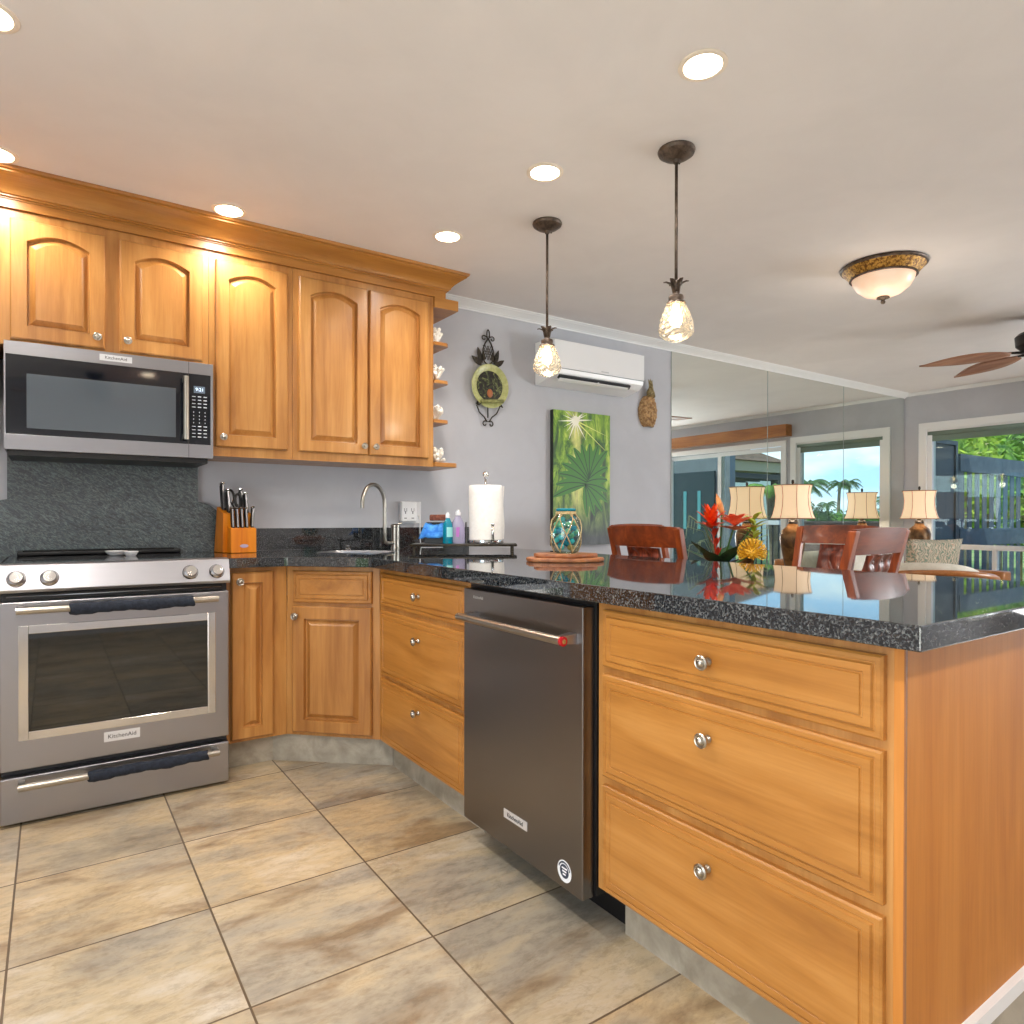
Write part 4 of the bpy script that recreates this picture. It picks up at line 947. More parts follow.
# bright streak down the middle
sb = N.new('ShaderNodeMath'); sb.operation = 'SUBTRACT'; Lk(sp.outputs['X'], sb.inputs[0]); sb.inputs[1].default_value = 1.875
ab = N.new('ShaderNodeMath'); ab.operation = 'ABSOLUTE'; Lk(sb.outputs[0], ab.inputs[0])
n5 = noisy(N, Lk, coords(N, Lk, (6, 1, 2.5), kind='World'), 3, 5); sm = N.new('ShaderNodeMath'); sm.operation = 'MULTIPLY_ADD'; Lk(n5, sm.inputs[0]); sm.inputs[1].default_value = .22; Lk(ab.outputs[0], sm.inputs[2])
st = ramp(N, Lk, sm.outputs[0], [(.10, (1, 1, 1, 1)), (.17, (0, 0, 0, 1))]); mr2 = N.new('ShaderNodeMapRange'); mr2.inputs['From Min'].default_value = 1.05; mr2.inputs['From Max'].default_value = 1.25; Lk(sp.outputs['Z'], mr2.inputs[0])
stm = N.new('ShaderNodeMath'); stm.operation = 'MULTIPLY'; Lk(st, stm.inputs[0]); Lk(mr2.outputs[0], stm.inputs[1])
colr = mixc(N, Lk, colr, lin((232, 232, 140)), stm.outputs[0])
Lk(colr, bb.inputs['Base Color'])
LEAF_P = mat('print_leaf_green', (58, 128, 26), .45); LEAF_D = mat('print_leaf_dark', (24, 72, 20), .45); STARP = mat('print_white', (255, 255, 235), .4); RAYP = mat('print_ray', (226, 236, 130), .45)
t = thing('canvas_picture', 'tall canvas print of a sunlit jungle with one big split leaf', 'picture', ((px0 + px1) / 2, -.02, pz0))
b = NB(); box(b, px0, px1, -.036, -.001, pz0, pz1)
for f in b.faces:
    if abs(f.calc_center_median().x - px0) < 1e-4: f.material_index = 5
yy = -.0365
def poly(pts, mi, dy=0):
    try:
        f = b.faces.new([b.verts.new((x, yy - dy, z)) for x, z in pts]); f.material_index = mi
    except ValueError: pass
sx, sz = 1.868, 1.768
for k in range(18):
    a = 2 * PI * k / 18 + .1; l_ = (.12 if k % 3 else .16); 
    if k in (16, 17): l_ = .40
    e = (sx + l_ * math.cos(a), sz + l_ * math.sin(a)); e = (min(max(e[0], px0 + .002), px1 - .002), min(e[1], pz1 - .002))
    w_ = .006 if k % 3 else .009
    poly([(sx - w_ * math.sin(a), sz + w_ * math.cos(a)), (sx + w_ * math.sin(a), sz - w_ * math.cos(a)), e], 3 if l_ < .3 else 4, .0001)
poly([(sx + .032 * math.cos(2 * PI * k / 16), sz + .032 * math.sin(2 * PI * k / 16)) for k in range(16)], 3, .0003)
# split leaf
base = Vector((2.03, 1.13)); lobes = [(188, .29, .030), (172, .27, .030), (158, .27, .031), (145, .28, .032), (132, .29, .032), (118, .29, .033), (104, .29, .034), (89, .29, .034), (73, .30, .034), (56, .31, .034), (38, .24, .030), (20, .21, .030), (2, .21, .030), (-18, .22, .030), (-40, .21, .030), (-62, .19, .028), (-84, .18, .028)]
for ang, ln, w_ in lobes:
    d = Vector((math.cos(R(ang)), math.sin(R(ang)))); s = Vector((-d.y, d.x)); o_ = Vector((1.955, 1.325)) + Vector((.04, .05)) * max(0, math.sin(R(ang)))
    up_, dn_ = [], []
    for k in range(7):
        q = k / 6; w2 = w_ * math.sin(PI * (q * .9 + .06)) ** .7 * 1.02; c_ = o_ + d * ln * q + Vector((0, -.05 * q * q))
        up_.append(c_ + s * w2); dn_.append(c_ - s * w2)
    cl = lambda p: (min(max(p.x, px0 + .003), px1 - .003), p.y)
    poly([cl(p) for p in up_ + dn_[::-1]], 1, .0004 + .00002 * lobes.index((ang, ln, w_)))
    mid = [o_ + d * ln * q + Vector((0, -.05 * q * q)) for q in (0, .25, .5, .75, .97)]
    poly([cl(p + s * .006) for p in mid] + [cl(p - s * .002) for p in mid[::-1]], 2, .001)
obj('canvas', b, [M, LEAF_P, LEAF_D, STARP, RAYP, mat('canvas_edge', (34, 44, 38), .6)], t)

# ---------------------------------------------------------------- iron plate hanger and plate
pc = Vector((1.160, -.02, 1.928))
t = thing('plate_hanger', 'dark wrought iron pineapple plate hanger with scrolls on the grey wall', 'plate hanger', (pc.x, -.002, 1.68))
def spiral(cx_, cz_, r0, a0, turns, s=1, n=18, y=-.012):
    return [(cx_ + s * r0 * (1 - .75 * k / n) * math.cos(R(a0) + turns * 2 * PI * k / n), y, cz_ + r0 * (1 - .75 * k / n) * math.sin(R(a0) + turns * 2 * PI * k / n)) for k in range(n + 1)]
b = NB(); X, Z = pc.x, 2.145
out1 = [(X, -.012, 2.235), (X - .022, -.012, 2.205), (X - .038, -.012, 2.165), (X - .040, -.012, 2.125), (X - .028, -.012, 2.085), (X, -.012, 2.065)]
tube(b, out1, .005, 8); tube(b, [(2 * X - x, y, z) for x, y, z in out1], .005, 8)
for k in range(-2, 3):
    xk = k * .016; h = .085 - abs(k) * .018
    tube(b, [(X + xk - .022, -.012, Z - .045 + abs(k) * .0), (X + xk + .022, -.012, Z + .045)] if abs(k) < 2 else [(X + xk - .008, -.012, Z - .02), (X + xk + .008, -.012, Z + .015)], .0022, 6)
    tube(b, [(X + xk + .022, -.011, Z - .045), (X + xk - .022, -.011, Z + .045)] if abs(k) < 2 else [(X + xk + .008, -.011, Z - .02), (X + xk - .008, -.011, Z + .015)], .0022, 6)
obj('pineapple_lattice', b, IRON, t)
b = NB(); tube(b, [(X + .010 * math.sin(2 * PI * k / 16), -.012, 2.262 + .030 * math.cos(2 * PI * k / 16)) for k in range(16)], .004, 8, closed=True)
for s in (-1, 1): tube(b, [(X, -.012, 2.232), (X + s * .012, -.012, 2.246), (X + s * .030, -.012, 2.252)] + [(X + s * (.034 + .012 * math.sin(R(a))), -.012, 2.238 + .013 * math.cos(R(a))) for a in (20, 70, 120, 170, 220, 270)], .004, 8)
obj('top_scroll', b, IRON, t)
b = NB()
for s in (-1, 1):
    for (ax_, az, ang, ln) in ((.048, 2.075, 72, .10), (.052, 2.062, 35, .085), (.040, 2.09, 95, .05)):
        d = Vector((s * math.cos(R(ang)), 0, math.sin(R(ang)))); c_ = Vector((X + s * ax_, -.013, az)); q = Vector((-d.z, 0, d.x)); rows = []
        ptsL, ptsR = [], []
        for k in range(6):
            f_ = k / 5; w_ = .017 * math.sin(PI * (f_ * .85 + .12)); ptsL.append(c_ + d * ln * f_ + q * w_); ptsR.append(c_ + d * ln * f_ - q * w_)
        b.faces.new([b.verts.new(p) for p in ptsL + ptsR[::-1]])
o = obj('iron_leaves', b, IRON, t); md = o.modifiers.new('s', 'SOLIDIFY'); md.thickness = .004; md.offset = 0
b = NB()
tube(b, [(X - .085, -.03, 1.84), (X - .085, -.014, 1.80), (X - .065, -.012, 1.76), (X - .03, -.012, 1.735), (X - .012, -.012, 1.71)] + spiral(X - .022, 1.690, .022, 40, .9), .0042, 8)
tube(b, [(X + .085, -.03, 1.84), (X + .085, -.014, 1.80), (X + .065, -.012, 1.76), (X + .03, -.012, 1.735), (X + .012, -.012, 1.71)] + spiral(X + .022, 1.690, .022, 40, .9, -1), .0042, 8)
tube(b, [(X - .09, -.012, 1.815), (X - .09, -.045, 1.80), (X - .075, -.050, 1.812)], .004, 8); tube(b, [(X + .09, -.012, 1.815), (X + .09, -.045, 1.80), (X + .075, -.050, 1.812)], .004, 8)
tube(b, [(X, -.010, 2.065), (X, -.008, 1.9), (X, -.010, 1.73)], .004, 8)
obj('bottom_scrolls', b, IRON, t)
Mp = Matrix.Translation(pc) @ Matrix.Rotation(PI / 2, 4, 'X')
b = NB(); lathe(b, [(0, .0), (.06, .0), (.09, .004), (.138, .016), (.140, .020), (.134, .020), (.095, .010), (.090, .006), (0, .004)], (0, 0, 0), 48, M=Mp)
t = thing('decorative_plate', 'sage green rimmed plate with dark painted fruit centre in the iron hanger', 'plate', pc)
obj('plate', b, blotch('sage_glaze', (172, 176, 112), (196, 198, 140), 40, .3), t, smooth=40)
b = NB(); lathe(b, [(.098, .0110), (.098, .0122), (0, .0125)], (0, 0, 0), 40, M=Mp)
PC = mat('painted_centre', (30, 24, 18), .3); N, Lk, bb = nodes(PC); f = noisy(N, Lk, coords(N, Lk, (1, 1, 1), kind='World'), 26, 4, .6, 1); Lk(ramp(N, Lk, f, [(.46, (20, 16, 13)), (.55, (60, 66, 36)), (.62, (130, 140, 84)), (.72, (190, 140, 90))]), bb.inputs['Base Color'])
obj('painted_centre', b, PC, t)
b = NB(); ball(b, pc + Vector((0, -.014, -.045)), .022, (1, .25, 1.3), 2); obj('painted_vase', b, mat('terracotta_paint', (178, 106, 62), .4), t)
b = NB(); tube(b, [pc + Vector((-.075, -.030, -.105)), pc + Vector((0, -.036, -.098)), pc + Vector((.09, -.030, -.090))], .012, 8); tag(obj('plate_rest', b, blotch('aged_green', (120, 122, 70), (160, 160, 100), 50, .5), smooth=0), 'small sage ledge across the lower part of the green plate', 'plate rest')

# ---------------------------------------------------------------- pineapple wall ornament
pn = Vector((2.602, -.03, 1.925))
t = thing('pineapple_ornament', 'carved wooden pineapple wall ornament right of the air conditioner', 'wall ornament', (pn.x, -.002, 1.78))
b = NB(); nu, nv = 64, 40; rows = []
for j in range(nv + 1):
    f_ = j / nv; z = -.145 + .235 * f_; w_ = .093 * math.sin(PI * (.08 + .86 * f_)) ** .6
    row = []
    for i in range(nu + 1):
        a = PI * i / nu; k = abs(math.sin(a * 5 + f_ * 14)) * abs(math.sin(a * 5 - f_ * 14)); r_ = 1 + .34 * k
        row.append(b.verts.new(pn + Vector((-w_ * math.cos(a) * (1 + .03 * k), .028 - .045 * math.sin(a) * r_, z))))
    rows.append(row)
for A, C_ in zip(rows, rows[1:]):
    for i in range(nu): b.faces.new((A[i], A[i + 1], C_[i + 1], C_[i]))
obj('fruit_body', b, blotch('carved_tan', (136, 98, 60), (206, 168, 118), 50, .6), t, smooth=0)
b = NB()
for row_, (z0, ln, n) in enumerate(((.085, .075, 5), (.100, .095, 4), (.112, .11, 3))):
    for k in range(n):
        a = R(90 + (k - (n - 1) / 2) * 22); p0 = pn + Vector(((k - (n - 1) / 2) * .016, -.010 + row_ * .006, z0)); p1 = p0 + Vector((math.cos(a) * ln * .9, -.008, math.sin(a) * ln)); mid = (p0 + p1) / 2 + Vector((0, -.012, 0))
        tube(b, [p0, mid, p1], [.015, .014, .001], 6)
obj('leaf_crown', b, blotch('carved_brown', (104, 88, 52), (168, 150, 100), 60, .6), t)

# ---------------------------------------------------------------- mirrored wall
MG = mat('mirror_edge', (150, 170, 164), .2)
for i, (a, c, lab) in enumerate(((2.866, 4.100, 'tall mirror panel on the back wall, leftmost of three, beside the grey wall'), (4.103, 5.332, 'tall mirror panel on the back wall, middle one of three'), (5.335, 6.545, 'tall mirror panel on the back wall, nearest the window corner'))):
    t = thing('mirror_panel', lab, 'mirror', ((a + c) / 2, 0, .1), group='wall mirror panels')
    obj('mirror_glass', box(NB(), a + .0015, c - .0015, -.006, -.001, .10, 2.395), MIRROR, t)
    b = NB(); box(b, a + .0015, a + .004, -.0072, -.0062, .10, 2.395); obj('bevelled_edge', b, MG, t)

# ---------------------------------------------------------------- blinds and valance
GRB = mat('grey_green_blind', (116, 134, 124), .7)
b = NB(); tube(b, [(XR + .028, WY0 - .08, 1.993), (XR + .028, WY1 + .08, 1.993)], .030, 16); box(b, XR + .012, XR + .017, WY1 + .08, WY0 - .08, 1.908, 1.965)
tag(obj('roller_blind', b, GRB), 'grey green roller blind rolled up at the top of the corner window', 'blind')
b = NB(); box(b, XR - .13, XR - .002, -4.35, -1.35, 2.125, 2.27)
tag(obj('wood_valance', b, wood('valance_wood', 'y', (140, 84, 34), (170, 106, 46), (188, 124, 62))), 'long honey wood valance above the sliding door, seen in the mirror', 'valance')

# ---------------------------------------------------------------- dining table and chairs
tx_, ty_ = 1.76, -1.30
t = thing('dining_table', 'dark koa wood dining table hidden behind the peninsula', 'table', (tx_, ty_, 0))
b = NB(); prism(b, [(tx_ + .30 * c_, ty_ + .42 * s_) for c_, s_ in [(math.copysign(abs(math.cos(R(a))) ** .5, math.cos(R(a))), math.copysign(abs(math.sin(R(a))) ** .5, math.sin(R(a)))) for a in range(0, 360, 10)]], .715, .745); obj('table_top', b, KOA_X, t, bevel=.006)
b = NB(); lathe(b, [(.0, .0), (.20, .0), (.19, .03), (.07, .07), (.055, .2), (.08, .4), (.06, .55), (.14, .69), (.15, .7148), (0, .7148)], (tx_, ty_, 0), 24); obj('pedestal', b, KOA, t, smooth=40)
KOA_CU = blotch('seat_cushion', (150, 140, 118), (176, 166, 142), 40, .85)
def chair_proto(lab, loc, rz):
    t = thing('dining_chair', lab, 'chair', loc, rz, 'carved koa dining chairs')
    def P_(o): return o
    yb = lambda z: -.205 - (.15 * max(0, z - .45) / .61)   # back plane recline
    for s in (-1, 1):
        b = NB(); rows = []
        for z in (0, .2, .45, .7, .9, 1.040):
            y = yb(z) - (.03 * (1 - z / .45) if z < .45 else 0); x = s * (.200 + .018 * z)
            rows.append([b.verts.new((x + dx_, y + dy_, z)) for dx_, dy_ in ((-.018, -.016), (.018, -.016), (.018, .016), (-.018, .016))])
        for A, C_ in zip(rows, rows[1:]):
            for i in range(4): b.faces.new((A[i], A[(i + 1) % 4], C_[(i + 1) % 4], C_[i]))
        b.faces.new(rows[0][::-1]); b.faces.new(rows[-1]); obj('rear_leg', b, KOA, t, local=True, bevel=.004)
        b = box(NB(), s * .205 - .02, s * .205 + .02, .185, .225, 0, .435); obj('front_leg', b, KOA, t, local=True, bevel=.004)
    b = NB(); rbox(b, -.225, .225, -.205, .235, .4355, .460, .006, 2); obj('seat', b, KOA_X, t, local=True)
    b = NB(); rbox(b, -.205, .205, -.180, .215, .4605, .495, .015, 3); obj('cushion', b, KOA_CU, t, local=True)
    # crest rail: bowed
    b = NB(); rows = []
    for k in range(13):
        q = -1 + 2 * k / 12; x = q * .222; bow = -.028 * (1 - q * q); r_ = []
        for z, th in ((.950, .011), (1.000, .012), (1.045 + .008 * (1 - q * q), .010)):
            r_.append((x, yb(z) + bow, z, th))
        rows.append([b.verts.new((x, y + th, z)) for x, y, z, th in r_] + [b.verts.new((x, y - th, z)) for x, y, z, th in r_[::-1]])
    for A, C_ in zip(rows, rows[1:]):
        for i in range(6): b.faces.new((A[i], A[(i + 1) % 6], C_[(i + 1) % 6], C_[i]))
    b.faces.new(rows[0][::-1]); b.faces.new(rows[-1]); obj('crest_rail', b, KOA_X, t, local=True, smooth=50)
    b = NB(); box(b, -.20, .20, yb(.55) - .010, yb(.55) + .010, .53, .57); obj('lower_rail', b, KOA_X, t, local=True)
    # carved centre splat
    b = NB(); nu, nv = 26, 44; Fr, Bk = [], []
    def relief(x, z):
        a = math.sin(38 * x + 26 * z + 3 * math.sin(20 * z)) * math.sin(30 * z - 44 * x); c_ = math.cos(9 * math.atan2(z - .62, x + .001)) * math.exp(-((z - .62) ** 2) * 60)
        return .009 * a + .005 * c_
    for j in range(nv + 1):
        z = .568 + (.378) * j / nv; A, C_ = [], []
        for i in range(nu + 1):
            x = -.100 + .200 * i / nu; q = x / .222; bow = -.028 * (1 - q * q) * (z - .55) / .4; edge = 0 if i in (0, nu) else 1
            A.append(b.verts.new((x, yb(z) + bow + .007 + edge * relief(x, z), z))); C_.append(b.verts.new((x, yb(z) + bow - .007 - edge * relief(x, z), z)))
        Fr.append(A); Bk.append(C_)
    for G in (Fr, Bk):
        for A, C_ in zip(G, G[1:]):
            for i in range(nu): b.faces.new((A[i], A[i + 1], C_[i + 1], C_[i]))
    for i in (0, nu):
        for j in range(nv): b.faces.new((Fr[j][i], Fr[j + 1][i], Bk[j + 1][i], Bk[j][i]))
    obj('carved_splat', b, KOA_C, t, local=True, smooth=0, label='carved leaf pattern splat')
    return t
ch = chair_proto('koa dining chair right behind the counter, in front of the jungle picture side', (1.55, -1.33, 0), R(-90))
def chair_at(x, y, rz, lab):
    c = copy_tree(ch); c.location = (x, y, 0); c.rotation_euler = (0, 0, rz); c['label'] = lab
chair_at(2.00, -.85, R(180), 'koa dining chair at the wall end of the table, mostly hidden behind another chair')
chair_at(2.03, -1.63, R(90), 'koa dining chair with carved splat in front of the left window lamp')
chair_at(1.475, -1.945, R(4), 'koa dining chair nearest the camera, its carved back leaning right')
t = None
b = NB(); lathe(b, [(0, 0), (.045, 0), (.07, .03), (.085, .065), (.082, .066), (.066, .032), (0, .008)], (2.0, -1.62, .746), 24)
tag(obj('green_bowl', b, mat('green_glaze', (20, 120, 80), .2), smooth=40), 'small green glass bowl on the dining table left of the carved chair', 'bowl')
# floral centrepiece
vc = Vector((1.60, -1.46, .746))
b = NB(); lathe(b, [(0, 0), (.05, 0), (.065, .03), (.06, .07), (.045, .09), (.05, .10), (.046, .10), (.04, .09), (0, .02)], vc, 24)
tag(obj('flower_vase', b, mat('dark_vase', (40, 56, 48), .25), smooth=40), 'low dark vase on the dining table holding tropical flowers', 'vase')
LEAFG = blotch('dark_leaf', (20, 56, 34), (50, 96, 56), 20, .4)
STEMG = mat('stem_green', (70, 110, 50), .5)
def petal(b, base, d, ln, w_, curl, mi=0, side=None):
    d = Vector(d).normalized(); s = side or d.cross(Vector((0, 0, 1)));
    if s.length < .05: s = Vector((1, 0, 0))
    s.normalize(); nrm = s.cross(d); rows = []
    for k in range(6):
        q = k / 5; w2 = w_ * math.sin(PI * (q * .93 + .05)) ** .8; c_ = base + d * ln * q + nrm * curl * q * q; rows.append([b.verts.new(c_ + s * w2 * t_ + nrm * (-.15 * w2 * (1 - abs(t_)))) for t_ in (-1, 0, 1)])
    for A, C_ in zip(rows, rows[1:]):
        for i in range(2):
            f = b.faces.new((A[i], A[i + 1], C_[i + 1], C_[i])); f.material_index = mi; f.smooth = True
def at_px(px, py, dep):
    return Vector((-1.1598, -3.6293, 1.0835)) + dep * (f2 + r3 * (px - CX) / F_PX - u3 * (py - CY) / F_PX)
def flower(name, head, lab, cat, fn, smat=STEMG):
    t = thing(name, lab, cat, vc + Vector((0, 0, .06)), group='tropical flowers in the vase')
    m_ = (vc + Vector((0, 0, .08)) + head) / 2 + Vector((.0, 0, -.01))
    obj('stem', tube(NB(), [vc + Vector((0, 0, .06)), m_, head], .005, 8), smat, t)
    fn(t, head)
def torch(t, h):
    b = NB(); d0 = (h - vc).normalized()
    for ring, (r_, ln, n) in enumerate(((.3, .10, 6), (.6, .10, 8), (1.0, .085, 8))):
        for k in range(n):
            a = 2 * PI * k / n + ring; dv = Vector((math.cos(a) * r_, math.sin(a) * r_, 1.0 - ring * .15)); petal(b, h + Vector((0, 0, -.02 - .015 * ring)), dv, ln, .013, -.02)
    obj('bloom', b, blotch('torch_red', (214, 34, 10), (250, 90, 20), 40, .4), t)
    b = NB()
    for k in range(5):
        q = k / 5; c_ = h + (vc + Vector((0, 0, .08)) - h) * q * .9
        for a in (0, 2, 4): petal(b, c_, (math.cos(a) * .5, math.sin(a) * .5, 1), .06, .010, -.01)
    obj('stem_bracts', b, mat('bract_red', (200, 50, 24), .45), t)
flower('torch_ginger', at_px(711, 518, 3.27), 'bright red torch ginger at the left of the flower arrangement', 'flower', torch, mat('stem_red', (196, 60, 30), .5))
def lily(t, h):
    b = NB()
    for ring, (ln, n) in enumerate(((.130, 8), (.110, 9), (.075, 7))):
        for k in range(n):
            a = 2 * PI * k / n + ring * .4; petal(b, h + Vector((0, 0, -.03 + .02 * ring)), (math.cos(a), math.sin(a), .45 + ring * .45), ln, .020, -.035)
    obj('bloom', b, blotch('lily_coral', (222, 96, 60), (246, 150, 110), 40, .45), t)
flower('coral_bromeliad', at_px(735, 524, 3.22), 'coral orange star-shaped flower in the middle of the arrangement', 'flower', lily)
def spiky(t, h):
    b = NB()
    for k in range(22):
        a = k * 2.4; petal(b, h + Vector((0, 0, -.12 + .007 * k)), (math.cos(a), math.sin(a), .9), .085, .013, -.03)
    obj('bloom', b, blotch('lime_bract', (150, 176, 40), (196, 204, 70), 40, .45), t)
flower('lime_bromeliad', at_px(754, 524, 3.28), 'lime green spiky bromeliad at the right of the arrangement', 'flower', spiky)
def protea(t, h):
    b = NB(); ball(b, h, .036, (1, 1, .8), 2)
    for k in range(150):
        z = 1 - 2 * (k + .5) / 150
        if z < -.5: continue
        a = k * 2.399; r_ = math.sqrt(1 - z * z); d = Vector((r_ * math.cos(a), r_ * math.sin(a), z)); tube(b, [h + d * .034, h + d * .058, h + d * .066 + Vector((0, 0, .004))], [.002, .0022, .003], 5)
    obj('bloom', b, blotch('pincushion_yellow', (206, 150, 14), (236, 190, 50), 40, .5), t)
flower('pincushion_protea', at_px(752, 553, 3.10), 'yellow pincushion protea low in front of the arrangement', 'flower', protea)
def bud(t, h):
    b = NB(); d = Vector((-.35, .1, 1)).normalized(); rows = [h - d * .02 + d * .115 * k / 7 for k in range(8)]; tube(b, rows, [.006, .012, .0155, .016, .015, .012, .008, .002], 10); obj('bloom', b, blotch('anthurium_bud', (216, 140, 80), (240, 176, 110), 40, .4), t)
flower('tall_bud', at_px(722, 512, 3.34), 'tall peach bud rising between the red ginger and the lamp', 'flower', bud)
t = thing('leaf_spray', 'dark green leaves low in the flower arrangement', 'leaves', vc + Vector((0, 0, .06)), group='greenery in the vase')
b = NB()
for k, (a, el) in enumerate(((200, .25), (250, .5), (300, .15), (20, .4), (120, .3), (160, .7), (330, .6))):
    petal(b, vc + Vector((0, 0, .10)), (math.cos(R(a)), math.sin(R(a)), el + .4), .20, .045, -.03)
obj('leaves', b, LEAFG, t)
t = thing('grass_spray', 'thin pale drooping stems at the left of the flower arrangement', 'stems', vc + Vector((0, 0, .06)), group='greenery in the vase')
b = NB(); rr = random.Random(4)
for k in range(9):
    h = at_px(688 + rr.uniform(-2, 14), 528 + rr.uniform(-10, 26), 3.3); tube(b, [vc + Vector((0, 0, .08)), (vc + h) / 2 + Vector((0, 0, .14)), h + Vector((0, 0, .03)), h + Vector((-.01, 0, -.03))], [.002, .0015, .0012, .001], 5)
obj('stems', b, mat('pale_stem', (150, 170, 130), .5), t)

# ---------------------------------------------------------------- table lamps on end tables
SHM = mat('linen_shade', (226, 208, 184), .8, emit=.55, ecol=(255, 212, 165)); 
VASEM = blotch('bronze_vase', (78, 52, 28), (136, 98, 56), 14, .35, metal=.3)
def lamp(x, y, zt, lab, tlab, tw_):
    tt = thing('end_table', tlab, 'table', (x, y, 0), group='end tables under the lamps')
    obj('table_top', box(NB(), x - tw_, x + tw_, y - .20, y + .20, zt - .03, zt), KOA_X, tt, bevel=.004)
    for sx_ in (-1, 1):
        for sy in (-1, 1): obj('leg', box(NB(), x + sx_ * (tw_ - .03) - .018, x + sx_ * (tw_ - .03) + .018, y + sy * .17 - .018, y + sy * .17 + .018, 0, zt - .0305), KOA, tt)
    t = thing('table_lamp', lab, 'lamp', (x, y, zt), group='table lamps with cream shades')
    h0 = 1.085 - zt + .004   # shade bottom height above table
    s = (h0 - .07) / .36
    b = NB(); lathe(b, [(0, 0), (.062 * 1, 0), (.066, .010), (.055, .022), (.058, .05), (.075, .12 * s), (.098, .22 * s), (.104, .28 * s), (.090, .33 * s), (.050, .36 * s), (.040, .38 * s), (0, .385 * s)], (x, y, zt), 32)
    obj('vase_base', b, VASEM, t, smooth=40)
    b = NB(); lathe(b, [(.04, .38 * s), (.042, .395 * s), (.022, .41 * s), (.018, .44 * s), (.026, .455 * s), (.010, .47 * s), (.008, h0 + .30), (.012, h0 + .305), (.010, h0 + .33), (0, h0 + .335)], (x, y, zt), 16)
    tube(b, [(x + .03 * math.cos(a), y + .03 * math.sin(a), zt + .40 * s + .01 * math.sin(3 * a)) for a in [2 * PI * k / 12 for k in range(12)]], .008, 6, closed=True)
    obj('stem_and_finial', b, mat('dark_bronze', (46, 42, 40), .4, .5), t)
    b = NB(); n = 10; prof = [(.180, 0), (.164, .035), (.146, .11), (.140, .19), (.150, .265), (.158, .285)]
    def oct_(a, j, nn_):
        return 1 - .03 * abs(math.sin(4 * a))
    lathe(b, prof, (x, y, zt + h0), 64, fn=oct_)
    bmesh.ops.delete(b, geom=[f for f in b.faces if len(f.verts) > 4], context='FACES_ONLY')
    sh = obj('lamp_shade', b, SHM, t, smooth=50); md = sh.modifiers.new('s', 'SOLIDIFY'); md.thickness = .003
    b = NB()
    for k in range(8):
        a = 2 * PI * k / 8; pts = [(x + r_ * 1.006 * math.cos(a), y + r_ * 1.006 * math.sin(a), zt + h0 + z) for r_, z in prof]; tube(b, pts, .0022, 5)
    for r_, z in (prof[0], prof[-1]): tube(b, [(x + r_ * (1 - .03 * abs(math.sin(4 * 2 * PI * k / 48))) * math.cos(2 * PI * k / 48), y + r_ * (1 - .03 * abs(math.sin(4 * 2 * PI * k / 48))) * math.sin(2 * PI * k / 48), zt + h0 + z) for k in range(48)], .004, 6, closed=True)
    obj('shade_piping', b, mat('tan_piping', (150, 110, 70), .7), sh)
    b = NB(); ball(b, (x, y, zt + h0 + .12), .03, sub=2); obj('bulb', b, mat('soft_bulb', (255, 220, 170), emit=9), t)
    l = bpy.data.lights.new('table_lamp_light', 'POINT'); l.energy = 4; l.shadow_soft_size = .05; l.color = (1, .8, .58); lo = bpy.data.objects.new('table_lamp_light', l); COL.objects.link(lo); lo.location = (0, 0, h0 + .05); lo.parent = t
lamp(4.13, -.235, .60, 'cream shaded lamp with tall vase base in front of the mirror, behind the chairs', 'small wooden end table under the lamp in front of the mirror', .20)
lamp(6.24, -.30, .64, 'cream flared-shade lamp with brown urn base in the corner by the window', 'small wooden end table in the corner under the window lamp', .15)

# ---------------------------------------------------------------- sofa, pillow, armchair
CREAM = blotch('cream_cushion', (226, 222, 208), (238, 234, 222), 20, .9)
t = thing('sofa', 'wooden-framed sofa with cream cushions along the mirrored wall', 'sofa', (5.35, -.55, 0))
b = NB(); rbox(b, 4.76, 5.98, -.98, -.14, .18, .30, .012, 2); obj('frame', b, RATTAN, t)
for x in (4.80, 5.94):
    for y in (-.94, -.20): obj('leg', box(NB(), x - .03, x + .03, y - .03, y + .03, 0, .185), RATTAN, t)
b = NB(); rbox(b, 4.84, 5.90, -.95, -.34, .302, .46, .05, 4); obj('seat_cushion', b, CREAM, t, smooth=0)
b = NB(); rbox(b, 4.84, 5.90, -.335, -.14, .302, .76, .06, 4); obj('back_cushion', b, CREAM, t, smooth=0)
for a, c_ in ((4.68, 4.80), (5.905, 6.02)):
    b = NB(); rbox(b, a, c_ + .05, -1.16, -.14, .50, .615, .02, 3); rbox(b, a + .03, c_ - .03, -1.1, -1.03, .0, .505, .01, 2); rbox(b, a + .03, c_ - .03, -.24, -.16, .0, .505, .01, 2); obj('arm', b, RATTAN, t, smooth=30)
PAT = mat('leaf_print_fabric', (178, 150, 128), .9); N, Lk, bb = nodes(PAT)
v = coords(N, Lk, (1, 1, 1), kind='World'); wv = N.new('ShaderNodeTexWave'); wv.inputs['Scale'].default_value = 16; wv.inputs['Distortion'].default_value = 14; wv.inputs['Detail'].default_value = 2; wv.inputs['Detail Scale'].default_value = 1.2; Lk(v, wv.inputs[0])
Lk(ramp(N, Lk, wv.outputs['Fac'], [(.2, (134, 150, 134)), (.45, (206, 198, 176)), (.65, (190, 128, 104)), (.85, (216, 206, 186))]), bb.inputs['Base Color'])
